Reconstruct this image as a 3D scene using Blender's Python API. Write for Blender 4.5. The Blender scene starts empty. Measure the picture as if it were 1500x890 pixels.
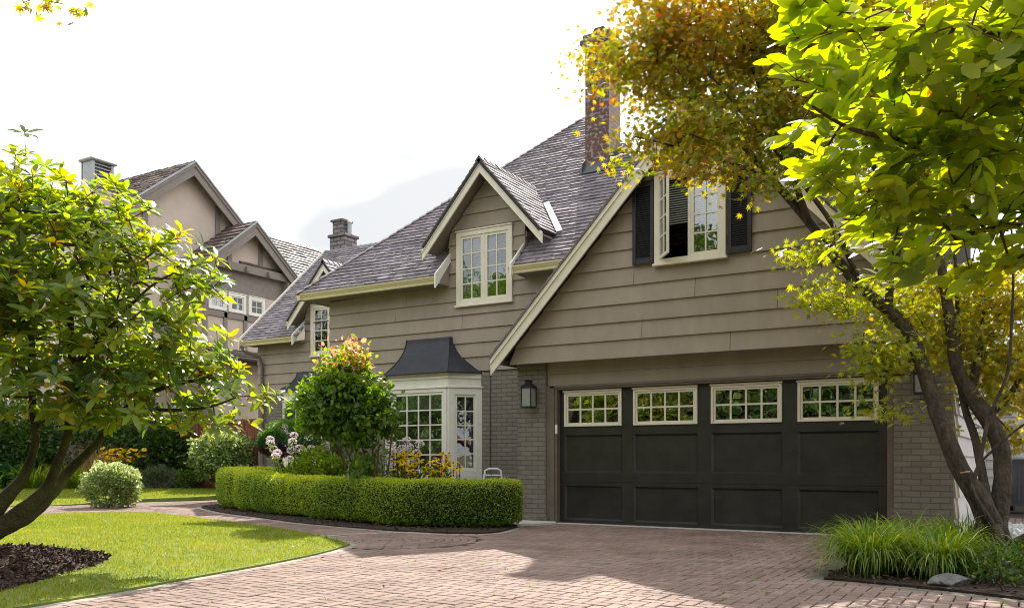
import bpy, math, random
import numpy as np
from mathutils import Vector, Matrix
random.seed(7)
RNG = np.random.default_rng(7)
S = bpy.context.scene
COL = S.collection
PI = math.pi

# ------------------------------------------------------------------ camera, sky, sun, exposure
cd = bpy.data.cameras.new("camera")
cam = bpy.data.objects.new("camera", cd)
COL.objects.link(cam)
CAM = Vector((6.57, -12.43, 1.02))
cam.location = CAM
YAW = math.atan2(.515, .857)
cam.rotation_euler = (PI / 2, 0, YAW)
cd.sensor_width = 36
cd.lens = 1281 / 1500 * 36
cd.shift_y = .1513
cd.clip_end = 2000
cd.clip_start = .05
S.camera = cam

SUN_TO = Vector((-.40, .96, 1.0)).normalized()
EL = math.asin(SUN_TO.z)
AZ = math.atan2(SUN_TO.x, SUN_TO.y)
w = bpy.data.worlds.new("World")
S.world = w
w.use_nodes = True
nt = w.node_tree
nt.nodes.clear()
wo = nt.nodes.new("ShaderNodeOutputWorld")
bg = nt.nodes.new("ShaderNodeBackground")
bg.inputs[1].default_value = .15
sky = nt.nodes.new("ShaderNodeTexSky")
sky.sky_type = 'NISHITA'
sky.sun_disc = False
sky.sun_elevation = EL
sky.sun_rotation = AZ
sky.dust_density = 3
sky.air_density = 1.2
sky.ozone_density = 1
tc = nt.nodes.new("ShaderNodeTexCoord")
mp = nt.nodes.new("ShaderNodeMapping")
mp.inputs['Scale'].default_value = (1, 1, 2.0)
mp.inputs['Location'].default_value = (-.3, 2.9, -.85)
nz = nt.nodes.new("ShaderNodeTexNoise")
nz.inputs['Scale'].default_value = 2.6
nz.inputs['Detail'].default_value = 3
nz.inputs['Roughness'].default_value = .5
cr = nt.nodes.new("ShaderNodeValToRGB")      # thin bright cloud veil with a few greyer patches
cr.color_ramp.elements[0].position = .36
cr.color_ramp.elements[0].color = (2.1, 2.15, 2.22, 1)
cr.color_ramp.elements[1].position = .72
cr.color_ramp.elements[1].color = (8.6, 8.65, 8.7, 1)
mx = nt.nodes.new("ShaderNodeMix")
mx.data_type = 'RGBA'
mx.inputs[0].default_value = .97
nt.links.new(tc.outputs['Generated'], mp.inputs[0])
nt.links.new(mp.outputs[0], nz.inputs['Vector'])
nt.links.new(nz.outputs['Fac'], cr.inputs[0])
nt.links.new(sky.outputs[0], mx.inputs[6])
nt.links.new(cr.outputs[0], mx.inputs[7])
nt.links.new(mx.outputs[2], bg.inputs[0])
nt.links.new(bg.outputs[0], wo.inputs[0])

sd = bpy.data.lights.new("sun", 'SUN')
sd.energy = 4.1
sd.angle = math.radians(.5)
sd.color = (1, .93, .82)
sun = bpy.data.objects.new("sun", sd)
COL.objects.link(sun)
sun.rotation_euler = SUN_TO.to_track_quat('Z', 'Y').to_euler()
sun.location = (0, 0, 30)

vs = S.view_settings
vs.view_transform = 'Standard'
vs.look = 'None'
vs.exposure = 1.33
vs.gamma = 1
vs.use_curve_mapping = False
S.cycles.max_bounces = 8
S.cycles.filter_width = 1.05
S.cycles.transparent_max_bounces = 12
S.cycles.sample_clamp_indirect = 6

# ------------------------------------------------------------------ helpers
RV = Vector((math.cos(YAW), math.sin(YAW), 0))
FV = Vector((-math.sin(YAW), math.cos(YAW), 0))


def at(px, py, D):
    """point seen at photo pixel px,py at distance D along the view axis (used to measure the site)"""
    return CAM + D * (RV * ((px - 750) / 1281) + FV + Vector((0, 0, (672 - py) / 1281)))


def tag(o, label=None, cat=None, group=None, kind=None):
    if label: o['label'] = label
    if cat: o['category'] = cat
    if group: o['group'] = group
    if kind: o['kind'] = kind
    return o


def empty(name, loc=(0, 0, 0), label=None, cat=None, group=None, rz=0):
    o = bpy.data.objects.new(name, None)
    o.empty_display_size = .2
    o.location = loc
    o.rotation_euler = (0, 0, rz)
    COL.objects.link(o)
    return tag(o, label, cat, group)


class MB:
    def __init__(s):
        s.v = []
        s.f = []
        s.m = []
        s.mi = 0

    def quad(s, a, b, c, d):
        n = len(s.v)
        s.v += [tuple(a), tuple(b), tuple(c), tuple(d)]
        s.f.append((n, n + 1, n + 2, n + 3))
        s.m.append(s.mi)

    def poly(s, pts):
        n = len(s.v)
        s.v += [tuple(p) for p in pts]
        s.f.append(tuple(range(n, n + len(pts))))
        s.m.append(s.mi)

    def box(s, x0, x1, y0, y1, z0, z1, ch=0):
        n = len(s.v)
        if ch > 0:
            # chamfer the vertical/horizontal edges of the box a little
            c = min(ch, (x1 - x0) / 3, (y1 - y0) / 3, (z1 - z0) / 3)
            pts = []
            for z, i in ((z0, c), (z0 + c, 0), (z1 - c, 0), (z1, c)):
                xa, xb, ya, yb = x0 + i, x1 - i, y0 + i, y1 - i
                pts.append([(xa + c, ya, z), (xb - c, ya, z), (xb, ya + c, z), (xb, yb - c, z), (xb - c, yb, z), (xa + c, yb, z), (xa, yb - c, z), (xa, ya + c, z)])
            for r in pts: s.v += r
            for k in range(3):
                for j in range(8):
                    a = n + k * 8 + j
                    b = n + k * 8 + (j + 1) % 8
                    s.f.append((a, b, b + 8, a + 8))
                    s.m.append(s.mi)
            s.f.append(tuple(n + j for j in range(7, -1, -1)))
            s.f.append(tuple(n + 24 + j for j in range(8)))
            s.m += [s.mi] * 2
            return
        s.v += [(x0, y0, z0), (x1, y0, z0), (x1, y1, z0), (x0, y1, z0), (x0, y0, z1), (x1, y0, z1), (x1, y1, z1), (x0, y1, z1)]
        for q in ((0, 3, 2, 1), (4, 5, 6, 7), (0, 1, 5, 4), (1, 2, 6, 5), (2, 3, 7, 6), (3, 0, 4, 7)):
            s.f.append(tuple(n + i for i in q))
            s.m.append(s.mi)

    def prism(s, pts, off):
        """closed prism: polygon pts (3D, any plane) swept by vector off"""
        n = len(s.v)
        k = len(pts)
        off = Vector(off)
        s.v += [tuple(p) for p in pts] + [tuple(Vector(p) + off) for p in pts]
        s.f.append(tuple(n + i for i in range(k)))
        s.f.append(tuple(n + k + i for i in range(k - 1, -1, -1)))
        for i in range(k):
            j = (i + 1) % k
            s.f.append((n + i, n + k + i, n + k + j, n + j))
        s.m += [s.mi] * (k + 2)

    def tube(s, pts, rad, sides=8, cap=True, noise=0):
        pts = [Vector(p) for p in pts]
        n0 = len(s.v)
        k = len(pts)
        up = Vector((.13, .21, 1)).normalized()
        prevx = None
        for i, p in enumerate(pts):
            t = (pts[min(i + 1, k - 1)] - pts[max(i - 1, 0)]).normalized()
            if prevx is None:
                x = t.cross(up if abs(t.dot(up)) < .95 else Vector((1, 0, 0))).normalized()
            else:
                x = (prevx - t * prevx.dot(t)).normalized()
            prevx = x
            y = t.cross(x)
            r = rad[i] if hasattr(rad, '__len__') else rad
            for j in range(sides):
                a = 2 * PI * j / sides
                rr = r * (1 + (noise * (math.sin(3 * a + i * .7) * .5 + random.uniform(-.6, .6)) if noise else 0))
                s.v.append(tuple(p + (x * math.cos(a) + y * math.sin(a)) * rr))
        for i in range(k - 1):
            for j in range(sides):
                a = n0 + i * sides + j
                b = n0 + i * sides + (j + 1) % sides
                s.f.append((a, b, b + sides, a + sides))
                s.m.append(s.mi)
        if cap:
            s.f.append(tuple(n0 + j for j in range(sides - 1, -1, -1)))
            s.f.append(tuple(n0 + (k - 1) * sides + j for j in range(sides)))
            s.m += [s.mi] * 2

    def lathe(s, prof, c=(0, 0), sides=16):
        n0 = len(s.v)
        for (r, z) in prof:
            for j in range(sides):
                a = 2 * PI * j / sides
                s.v.append((c[0] + r * math.cos(a), c[1] + r * math.sin(a), z))
        for i in range(len(prof) - 1):
            for j in range(sides):
                a = n0 + i * sides + j
                b = n0 + i * sides + (j + 1) % sides
                s.f.append((a, b, b + sides, a + sides))
                s.m.append(s.mi)
        s.f.append(tuple(n0 + j for j in range(sides - 1, -1, -1)))
        s.f.append(tuple(n0 + (len(prof) - 1) * sides + j for j in range(sides)))
        s.m += [s.mi] * 2

    def build(s, name, mats, parent=None, loc=None, rz=None, smooth=False):
        me = bpy.data.meshes.new(name)
        me.from_pydata(s.v, [], s.f)
        if not isinstance(mats, (list, tuple)): mats = [mats]
        for m in mats: me.materials.append(m)
        if max(s.m or [0]) > 0:
            me.polygons.foreach_set('material_index', s.m)
        if smooth:
            me.polygons.foreach_set('use_smooth', [True] * len(me.polygons))
        me.update()
        o = bpy.data.objects.new(name, me)
        COL.objects.link(o)
        if parent: o.parent = parent
        if loc is not None: o.location = loc
        if rz is not None: o.rotation_euler = (0, 0, rz)
        return o


# ------------------------------------------------------------------ materials
def newmat(name):
    m = bpy.data.materials.new(name)
    m.use_nodes = True
    n = m.node_tree
    n.nodes.clear()
    out = n.nodes.new("ShaderNodeOutputMaterial")
    return m, n, out


def N(n, t, **k):
    x = n.nodes.new(t)
    for a, b in k.items():
        setattr(x, a, b)
    return x


def surf(name, c1, c2, rough=.7, scale=6, bump=.15, bscale=60, island=0, spec=.4, detail=5, metal=0, sheet=None, stretch=None, dist=.01):
    """painted / mineral surface: two mixed tones by noise, optional per-piece variation, fine bump"""
    m, n, out = newmat(name)
    L = n.links.new
    p = N(n, "ShaderNodeBsdfPrincipled")
    tcn = N(n, "ShaderNodeTexCoord")
    mpn = N(n, "ShaderNodeMapping")
    if stretch: mpn.inputs['Scale'].default_value = stretch
    a = N(n, "ShaderNodeTexNoise")
    a.inputs['Scale'].default_value = scale
    a.inputs['Detail'].default_value = detail
    a.inputs['Roughness'].default_value = .65
    r = N(n, "ShaderNodeValToRGB")
    r.color_ramp.elements[0].position = .32
    r.color_ramp.elements[1].position = .68
    r.color_ramp.elements[0].color = (*c1, 1)
    r.color_ramp.elements[1].color = (*c2, 1)
    L(tcn.outputs['Object'], mpn.inputs[0])
    L(mpn.outputs[0], a.inputs['Vector'])
    L(a.outputs['Fac'], r.inputs[0])
    col = r.outputs[0]
    if island:
        g = N(n, "ShaderNodeNewGeometry")
        mr = N(n, "ShaderNodeMapRange")
        mr.inputs[3].default_value = 1 - island
        mr.inputs[4].default_value = 1 + island
        L(g.outputs['Random Per Island'], mr.inputs[0])
        hs = N(n, "ShaderNodeHueSaturation")
        L(mr.outputs[0], hs.inputs['Value'])
        L(col, hs.inputs['Color'])
        col = hs.outputs[0]
    L(col, p.inputs['Base Color'])
    p.inputs['Roughness'].default_value = rough
    p.inputs['Metallic'].default_value = metal
    p.inputs['Specular IOR Level'].default_value = spec
    if bump:
        b = N(n, "ShaderNodeTexNoise")
        b.inputs['Scale'].default_value = bscale
        b.inputs['Detail'].default_value = 4
        bm = N(n, "ShaderNodeBump")
        bm.inputs['Strength'].default_value = bump
        bm.inputs['Distance'].default_value = dist
        L(mpn.outputs[0], b.inputs['Vector'])
        L(b.outputs['Fac'], bm.inputs['Height'])
        L(bm.outputs[0], p.inputs['Normal'])
    L(p.outputs[0], out.inputs[0])
    return m


def brickmat(name, c1, c2, mortar, bw=.225, bh=.077, ms=.008, bump=.6, patch=None, patchamt=.5, rough=.8):
    m, n, out = newmat(name)
    L = n.links.new
    p = N(n, "ShaderNodeBsdfPrincipled")
    tcn = N(n, "ShaderNodeTexCoord")
    sx = N(n, "ShaderNodeSeparateXYZ")
    add = N(n, "ShaderNodeMath", operation='ADD')
    cx = N(n, "ShaderNodeCombineXYZ")
    L(tcn.outputs['Object'], sx.inputs[0])
    L(sx.outputs[0], add.inputs[0])
    L(sx.outputs[1], add.inputs[1])
    L(add.outputs[0], cx.inputs[0])
    L(sx.outputs[2], cx.inputs[1])
    # slight waviness of the courses
    nw = N(n, "ShaderNodeTexNoise")
    nw.inputs['Scale'].default_value = 9
    L(cx.outputs[0], nw.inputs['Vector'])
    sc = N(n, "ShaderNodeVectorMath", operation='SCALE')
    sc.inputs[3].default_value = .012
    L(nw.outputs['Color'], sc.inputs[0])
    va = N(n, "ShaderNodeVectorMath", operation='ADD')
    L(cx.outputs[0], va.inputs[0])
    L(sc.outputs[0], va.inputs[1])
    b = N(n, "ShaderNodeTexBrick")
    b.inputs['Scale'].default_value = 1
    b.inputs['Brick Width'].default_value = bw
    b.inputs['Row Height'].default_value = bh
    b.inputs['Mortar Size'].default_value = ms
    b.inputs['Mortar Smooth'].default_value = .35
    b.inputs['Color1'].default_value = (*c1, 1)
    b.inputs['Color2'].default_value = (*c2, 1)
    b.inputs['Mortar'].default_value = (*mortar, 1)
    L(va.outputs[0], b.inputs['Vector'])
    col = b.outputs['Color']
    n2 = N(n, "ShaderNodeTexNoise")
    n2.inputs['Scale'].default_value = 3
    n2.inputs['Detail'].default_value = 8
    n2.inputs['Roughness'].default_value = .7
    L(cx.outputs[0], n2.inputs['Vector'])
    mr = N(n, "ShaderNodeMapRange")
    mr.inputs[3].default_value = .8
    mr.inputs[4].default_value = 1.2
    L(n2.outputs['Fac'], mr.inputs[0])
    hs = N(n, "ShaderNodeHueSaturation")
    L(mr.outputs[0], hs.inputs['Value'])
    L(col, hs.inputs['Color'])
    col = hs.outputs[0]
    if patch:
        n3 = N(n, "ShaderNodeTexNoise")
        n3.inputs['Scale'].default_value = 13
        n3.inputs['Detail'].default_value = 4
        L(cx.outputs[0], n3.inputs['Vector'])
        rp = N(n, "ShaderNodeValToRGB")
        rp.color_ramp.elements[0].position = 1 - patchamt - .03
        rp.color_ramp.elements[1].position = 1 - patchamt + .03
        L(n3.outputs['Fac'], rp.inputs[0])
        mm = N(n, "ShaderNodeMix", data_type='RGBA')
        L(rp.outputs[0], mm.inputs[0])
        L(col, mm.inputs[6])
        mm.inputs[7].default_value = (*patch, 1)
        col = mm.outputs[2]
    L(col, p.inputs['Base Color'])
    p.inputs['Roughness'].default_value = rough
    p.inputs['Specular IOR Level'].default_value = .3
    n4 = N(n, "ShaderNodeTexNoise")
    n4.inputs['Scale'].default_value = 45
    L(cx.outputs[0], n4.inputs['Vector'])
    h = N(n, "ShaderNodeMath", operation='MULTIPLY_ADD')
    h.inputs[1].default_value = -1.6
    L(b.outputs['Fac'], h.inputs[0])
    q = N(n, "ShaderNodeMath", operation='MULTIPLY')
    q.inputs[1].default_value = .5
    L(n4.outputs['Fac'], q.inputs[0])
    L(q.outputs[0], h.inputs[2])
    bm = N(n, "ShaderNodeBump")
    bm.inputs['Strength'].default_value = bump
    bm.inputs['Distance'].default_value = .012
    L(h.outputs[0], bm.inputs['Height'])
    L(bm.outputs[0], p.inputs['Normal'])
    L(p.outputs[0], out.inputs[0])
    return m


def leafmat(name, cols, trans=.45, hue=.468, rough=.4, gloss=.35, tsat=1.22, tval=1.5):
    """cols: list of (pos, rgb) picked by the per-leaf attribute 'v'"""
    m, n, out = newmat(name)
    L = n.links.new
    at_ = N(n, "ShaderNodeAttribute", attribute_name='v')
    r = N(n, "ShaderNodeValToRGB")
    e = r.color_ramp.elements
    e[0].position = cols[0][0]
    e[0].color = (*cols[0][1], 1)
    e[1].position = cols[-1][0]
    e[1].color = (*cols[-1][1], 1)
    for ps, c in cols[1:-1]:
        x = e.new(ps)
        x.color = (*c, 1)
    L(at_.outputs['Fac'], r.inputs[0])
    p = N(n, "ShaderNodeBsdfPrincipled")
    p.inputs['Roughness'].default_value = rough
    p.inputs['Specular IOR Level'].default_value = gloss
    L(r.outputs[0], p.inputs['Base Color'])
    t = N(n, "ShaderNodeBsdfTranslucent")
    hs = N(n, "ShaderNodeHueSaturation")
    hs.inputs['Hue'].default_value = hue
    hs.inputs['Saturation'].default_value = tsat
    hs.inputs['Value'].default_value = tval
    L(r.outputs[0], hs.inputs['Color'])
    L(hs.outputs[0], t.inputs['Color'])
    mx_ = N(n, "ShaderNodeMixShader")
    mx_.inputs[0].default_value = trans
    L(p.outputs[0], mx_.inputs[1])
    L(t.outputs[0], mx_.inputs[2])
    L(mx_.outputs[0], out.inputs[0])
    return m


def glassmat(name, refl=.16, tint=(.8, .85, .85)):
    m, n, out = newmat(name)
    L = n.links.new
    t = N(n, "ShaderNodeBsdfTransparent")
    t.inputs[0].default_value = (*tint, 1)
    g = N(n, "ShaderNodeBsdfGlossy")
    g.inputs['Roughness'].default_value = .015
    g.inputs['Color'].default_value = (1, 1, 1, 1)
    nzz = N(n, "ShaderNodeTexNoise")
    nzz.inputs['Scale'].default_value = 2.2
    bm = N(n, "ShaderNodeBump")
    bm.inputs['Strength'].default_value = .12
    bm.inputs['Distance'].default_value = .02
    tcn = N(n, "ShaderNodeTexCoord")
    L(tcn.outputs['Object'], nzz.inputs['Vector'])
    L(nzz.outputs['Fac'], bm.inputs['Height'])
    L(bm.outputs[0], g.inputs['Normal'])
    fr = N(n, "ShaderNodeFresnel")
    fr.inputs['IOR'].default_value = 1.5
    ad = N(n, "ShaderNodeMath", operation='ADD')
    ad.inputs[1].default_value = refl
    ad.use_clamp = True
    L(fr.outputs[0], ad.inputs[0])
    mx_ = N(n, "ShaderNodeMixShader")
    L(ad.outputs[0], mx_.inputs[0])
    L(t.outputs[0], mx_.inputs[1])
    L(g.outputs[0], mx_.inputs[2])
    L(mx_.outputs[0], out.inputs[0])
    return m


M = {}
M['siding'] = surf('siding_paint', (.285, .236, .185), (.355, .298, .236), .62, 2.6, .14, 90, island=.05, stretch=(1, 1, .35), detail=8)
M['brick'] = brickmat('painted_brick', (.185, .163, .138), (.225, .198, .170), (.150, .131, .112), ms=.007, bump=.9)
M['chimbrick'] = brickmat('chimney_brick', (.185, .085, .062), (.125, .070, .055), (.10, .085, .078), patch=(.27, .25, .235), patchamt=.44, bump=.8)
M['litbrick'] = brickmat('lit_side_brick', (.30, .22, .19), (.36, .28, .25), (.17, .13, .115), bump=.8)  # paler chimney brick for one face, sunlight put into the colour
M['trim'] = surf('cream_trim', (.70, .655, .53), (.78, .73, .61), .5, 5, .06, 80)
M['trimwhite'] = surf('white_trim', (.72, .70, .62), (.80, .78, .70), .45, 5, .05, 80)
M['gutter'] = surf('cream_gutter', (.60, .53, .30), (.68, .61, .37), .5, 3, .06, 60, stretch=(1, 1, 3))
M['taupe'] = surf('taupe_trim', (.125, .098, .078), (.165, .132, .105), .55, 4, .08, 80)
M['soffit'] = surf('soffit_paint', (.20, .165, .12), (.24, .20, .15), .7, 4, .1, 50)
M['door'] = surf('black_door_paint', (.017, .0165, .016), (.034, .032, .029), .36, 3, .10, 140, spec=.5)
M['shutter'] = surf('charcoal_paint', (.016, .015, .019), (.026, .024, .028), .45, 7, .05, 80)
M['bayroof'] = surf('dark_metal_roof', (.022, .024, .034), (.036, .038, .050), .5, 5, .12, 60)
M['shingle'] = surf('grey_shingle', (.125, .110, .128), (.245, .215, .230), .75, 7, .35, 60, island=.28, spec=.35)
M['shingledark'] = surf('roof_underlay', (.03, .027, .03), (.05, .045, .045), .9, 6, .2)
M['tile'] = surf('brown_tile', (.115, .085, .078), (.20, .155, .140), .7, 4, .3, 40, island=.2)
M['stucco'] = surf('beige_stucco', (.50, .41, .345), (.57, .475, .405), .85, 1.5, .2, 70)
M['timber'] = surf('taupe_timber', (.20, .168, .150), (.25, .212, .192), .7, 5, .12, 60)
M['metalgrey'] = surf('grey_metal', (.30, .31, .33), (.38, .39, .40), .45, 3, .05, 30, metal=.2)
M['flash'] = surf('pale_flashing', (.62, .62, .62), (.75, .75, .75), .4, 5, .05, 40, metal=.3)
M['lead'] = surf('lead_flashing', (.045, .045, .055), (.075, .075, .09), .5, 8, .2, 40)
M['blackmetal'] = surf('lantern_metal', (.018, .021, .028), (.035, .040, .050), .38, 12, .06, 80, metal=.4)
M['stone'] = surf('grey_stone', (.16, .15, .145), (.33, .31, .29), .85, 5, .7, 18, island=.15, dist=.03)
M['stonechim'] = brickmat('rough_stone', (.17, .155, .15), (.26, .24, .235), (.10, .09, .09), bw=.3, bh=.13, ms=.02, bump=1)
M['rock'] = surf('mossy_rock', (.07, .065, .04), (.20, .18, .15), .9, 7, .8, 22, dist=.03)
M['greyrock'] = surf('pale_rock', (.08, .08, .08), (.17, .17, .165), .85, 9, .8, 25, dist=.03)
M['slab'] = surf('pale_concrete', (.42, .41, .40), (.55, .53, .50), .85, 8, .3, 60)
M['foundation'] = surf('rough_concrete', (.12, .10, .08), (.24, .205, .165), .95, 12, .9, 50, dist=.02)
M['wood'] = surf('red_brown_fence', (.16, .055, .028), (.24, .088, .045), .7, 6, .2, 50, island=.14, stretch=(3, 3, .4))
M['paver'] = surf('paver', (.150, .098, .080), (.262, .187, .160), .86, 1.3, .6, 140, island=.14, detail=9, dist=.006)
M['kerb'] = surf('kerb_paver', (.22, .195, .17), (.34, .305, .27), .86, 8, .5, 120, island=.14, dist=.006)
M['greykerb'] = surf('grey_kerb_paver', (.085, .085, .07), (.15, .145, .12), .88, 8, .5, 120, island=.14, dist=.006)
M['sand'] = surf('joint_sand', (.022, .017, .013), (.045, .035, .028), .95, 10, .6, 150)
M['turf'] = surf('turf_soil', (.10, .145, .022), (.17, .21, .035), .95, 3, .6, 90)
M['mulch'] = surf('mulch_soil', (.020, .011, .008), (.055, .031, .022), .95, 25, 1, 60, dist=.03)
M['chips'] = surf('mulch_chip', (.022, .011, .008), (.085, .045, .032), .9, 8, .3, 60, island=.45)
M['ground'] = surf('earth', (.05, .055, .02), (.09, .08, .04), .95, 1, .5, 20)
M['bark'] = surf('brown_bark', (.040, .028, .018), (.115, .085, .055), .9, 9, .9, 30, stretch=(1, 1, .35), dist=.02)
M['maplebark'] = surf('maple_bark', (.024, .018, .012), (.085, .062, .040), .85, 16, 1, 34, stretch=(1, 1, .45), dist=.035)
M['mossbark'] = surf('mossy_bark', (.038, .026, .017), (.085, .090, .018), .95, 7, 1, 45, dist=.03)
M['twig'] = surf('reddish_twig', (.075, .035, .022), (.13, .07, .04), .8, 9, .2, 40)
M['cutwood'] = surf('cut_wood', (.45, .22, .09), (.55, .30, .14), .8, 20, .2, 60)
M['white'] = surf('white_plastic', (.74, .74, .74), (.8, .8, .8), .4, 4, .03)
M['bin'] = surf('grey_bin', (.075, .078, .09), (.10, .103, .118), .45, 3, .1, 60)
M['binlid'] = surf('bin_lid', (.22, .24, .27), (.28, .30, .33), .4, 3, .05)
M['blue'] = surf('blue_tarp', (.01, .10, .55), (.02, .15, .68), .5, 4, .3, 30)
M['paleside'] = surf('pale_siding', (.50, .47, .46), (.57, .54, .53), .6, 2, .1, 60, island=.04)
M['glass'] = glassmat('window_glass', .10)
M['garglass'] = glassmat('garage_glass', .20, (.25, .27, .25))
M['lampglass'] = glassmat('seeded_glass', .02, (.9, .9, .85))
m_l, n_l, o_l = newmat('seeded_glass_pane')
_t = N(n_l, "ShaderNodeBsdfTransparent")
_d = N(n_l, "ShaderNodeBsdfPrincipled")
_d.inputs['Base Color'].default_value = (.42, .43, .42, 1)
_d.inputs['Roughness'].default_value = .25
_m = N(n_l, "ShaderNodeMixShader")
_m.inputs[0].default_value = .5
n_l.links.new(_t.outputs[0], _m.inputs[1])
n_l.links.new(_d.outputs[0], _m.inputs[2])
n_l.links.new(_m.outputs[0], o_l.inputs[0])
M['lampglass'] = m_l
M['blind'] = surf('pale_blind', (.42, .42, .36), (.52, .52, .45), .8, 3, .1)
M['shade'] = surf('green_grey_shade', (.22, .26, .21), (.27, .31, .25), .9, 2, .1)
M['curtain'] = surf('pale_curtain', (.50, .54, .58), (.58, .62, .66), .9, 2, .1)
M['room'] = surf('room_wall', (.10, .095, .085), (.14, .13, .12), .9, 1, 0)
M['candle'] = surf('candle_tube', (.70, .52, .22), (.80, .60, .28), .5, 3, 0)
M['plastic'] = surf('clear_crumpled_plastic', (.55, .56, .60), (.80, .80, .83), .15, 8, .6, 12, spec=.9, dist=.03)

G = (.035, .075, .012)
M['rhodo'] = leafmat('rhododendron_leaf', [(0, (.060, .120, .030)), (.45, (.135, .200, .040)), (.8, (.200, .245, .040)), (1, (.34, .28, .05))], .55, rough=.33, gloss=.55, tval=2.7)
M['maple'] = leafmat('maple_leaf', [(0, (.11, .175, .028)), (.24, (.230, .255, .038)), (.46, (.25, .205, .042)), (.74, (.28, .145, .042)), (1, (.26, .075, .028))], .5, rough=.45, gloss=.35, tval=2.7)
M['laurel'] = leafmat('laurel_leaf', [(0, (.105, .180, .032)), (.5, (.175, .245, .040)), (.93, (.220, .260, .040)), (.97, (.45, .36, .03)), (1, (.55, .28, .03))], .55, rough=.28, gloss=.45, tval=2.7)
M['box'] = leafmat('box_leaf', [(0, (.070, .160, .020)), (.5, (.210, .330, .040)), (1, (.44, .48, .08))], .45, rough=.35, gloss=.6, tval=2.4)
M['boxcore'] = surf('hedge_twigs', (.012, .018, .006), (.03, .03, .012), .95, 20, .8, 40)
M['vib'] = leafmat('viburnum_leaf', [(0, (.045, .110, .022)), (.6, (.115, .200, .034)), (.82, (.20, .26, .05)), (.9, (.36, .25, .09)), (1, (.50, .32, .17))], .48, rough=.42, gloss=.4, tval=2.6)
M['lime'] = leafmat('lime_leaf', [(0, (.07, .15, .012)), (1, (.16, .26, .02))], .5, tval=2.0)
M['darkleaf'] = leafmat('dark_evergreen_leaf', [(0, (.022, .060, .014)), (.7, (.050, .115, .022)), (1, (.11, .19, .03))], .4, rough=.3, gloss=.5)
M['midleaf'] = leafmat('mid_green_leaf', [(0, (.03, .085, .015)), (.7, (.08, .16, .025)), (1, (.22, .28, .07))], .42)
M['paleleaf'] = leafmat('pale_variegated_leaf', [(0, (.08, .17, .04)), (.4, (.20, .30, .08)), (.75, (.50, .55, .30)), (1, (.70, .72, .50))], .35, tval=1.4)
M['needle'] = leafmat('conifer_needle', [(0, (.022, .080, .026)), (.6, (.065, .165, .040)), (1, (.14, .25, .06))], .35, tval=2)
M['brownneedle'] = leafmat('dry_needle', [(0, (.045, .020, .010)), (1, (.11, .055, .028))], .2)
M['silver'] = leafmat('silver_green_leaf', [(0, (.07, .10, .06)), (1, (.18, .22, .12))], .3)
M['blade'] = leafmat('grass_blade', [(0, (.06, .13, .014)), (.6, (.13, .22, .024)), (.9, (.24, .32, .06)), (1, (.48, .46, .22))], .45, rough=.35, gloss=.5, tval=2.4)
M['lawnblade'] = leafmat('lawn_blade', [(0, (.095, .165, .018)), (.55, (.178, .228, .024)), (.85, (.25, .275, .04)), (1, (.36, .34, .12))], .45, rough=.5, gloss=.2, tval=1.8)
M['tan'] = leafmat('tan_grass', [(0, (.25, .17, .08)), (1, (.42, .32, .17))], .4)
M['yellow'] = leafmat('yellow_petal', [(0, (.84, .50, .012)), (1, (.92, .68, .02))], .4, hue=.5, rough=.6, gloss=.1, tval=1.15)
M['pink'] = leafmat('pale_pink_petal', [(0, (.74, .58, .66)), (1, (.88, .82, .85))], .3, hue=.5, rough=.7, gloss=.1, tval=1.1)
M['cone'] = surf('dark_flower_cone', (.03, .015, .008), (.06, .03, .015), .9, 20, .5)
M['red'] = leafmat('red_seed_pod', [(0, (.16, .018, .010)), (1, (.30, .05, .02))], .25)
M['drygreen'] = leafmat('olive_leaf', [(0, (.09, .10, .03)), (1, (.24, .20, .08))], .35)

# ------------------------------------------------------------------ leaf generators
def T_ell(wd=.36, fold=.10, droop=.10):
    """elliptic leaf, unit length along x"""
    v = np.array([(0, 0, 0), (.33, 0, .02), (.68, 0, -.02), (1, 0, -droop),
                  (.22, wd * .42, fold * .6), (.62, wd * .5, fold), (.22, -wd * .42, fold * .6), (.62, -wd * .5, fold), (.88, wd * .26, fold * .2 - droop * .5), (.88, -wd * .26, fold * .2 - droop * .5)])
    f = [(0, 1, 4), (4, 1, 2, 5), (5, 2, 8), (8, 2, 3), (0, 6, 1), (6, 7, 2, 1), (7, 9, 2), (9, 3, 2)]
    return v, f


def T_kite(wd=.6, fold=.12):
    v = np.array([(0, 0, 0), (.5, wd / 2, fold), (1, 0, 0), (.5, -wd / 2, fold)])
    return v, [(0, 3, 2), (0, 2, 1)]


def T_maple():
    v = [(0, 0, 0)]
    f = []
    for a, l in ((-112, .42), (-62, .72), (-28, .92), (2, 1.0), (33, .9), (66, .68), (112, .4)):
        a = math.radians(a)
        n = len(v)
        wd = .105
        for da, r in ((-wd / .36, .42 * l), (0, l), (wd / .36, .42 * l)):
            v.append((r * math.cos(a + da), r * math.sin(a + da), -.06 * r * r - (.05 if da else 0) * 0))
        f.append((0, n, n + 1, n + 2))
    return np.array(v), f


def rot_frames(d, nrm):
    d = d / np.maximum(np.linalg.norm(d, axis=1, keepdims=True), 1e-6)
    y = np.cross(nrm, d)
    y /= np.maximum(np.linalg.norm(y, axis=1, keepdims=True), 1e-6)
    z = np.cross(d, y)
    return d, y, z


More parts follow.
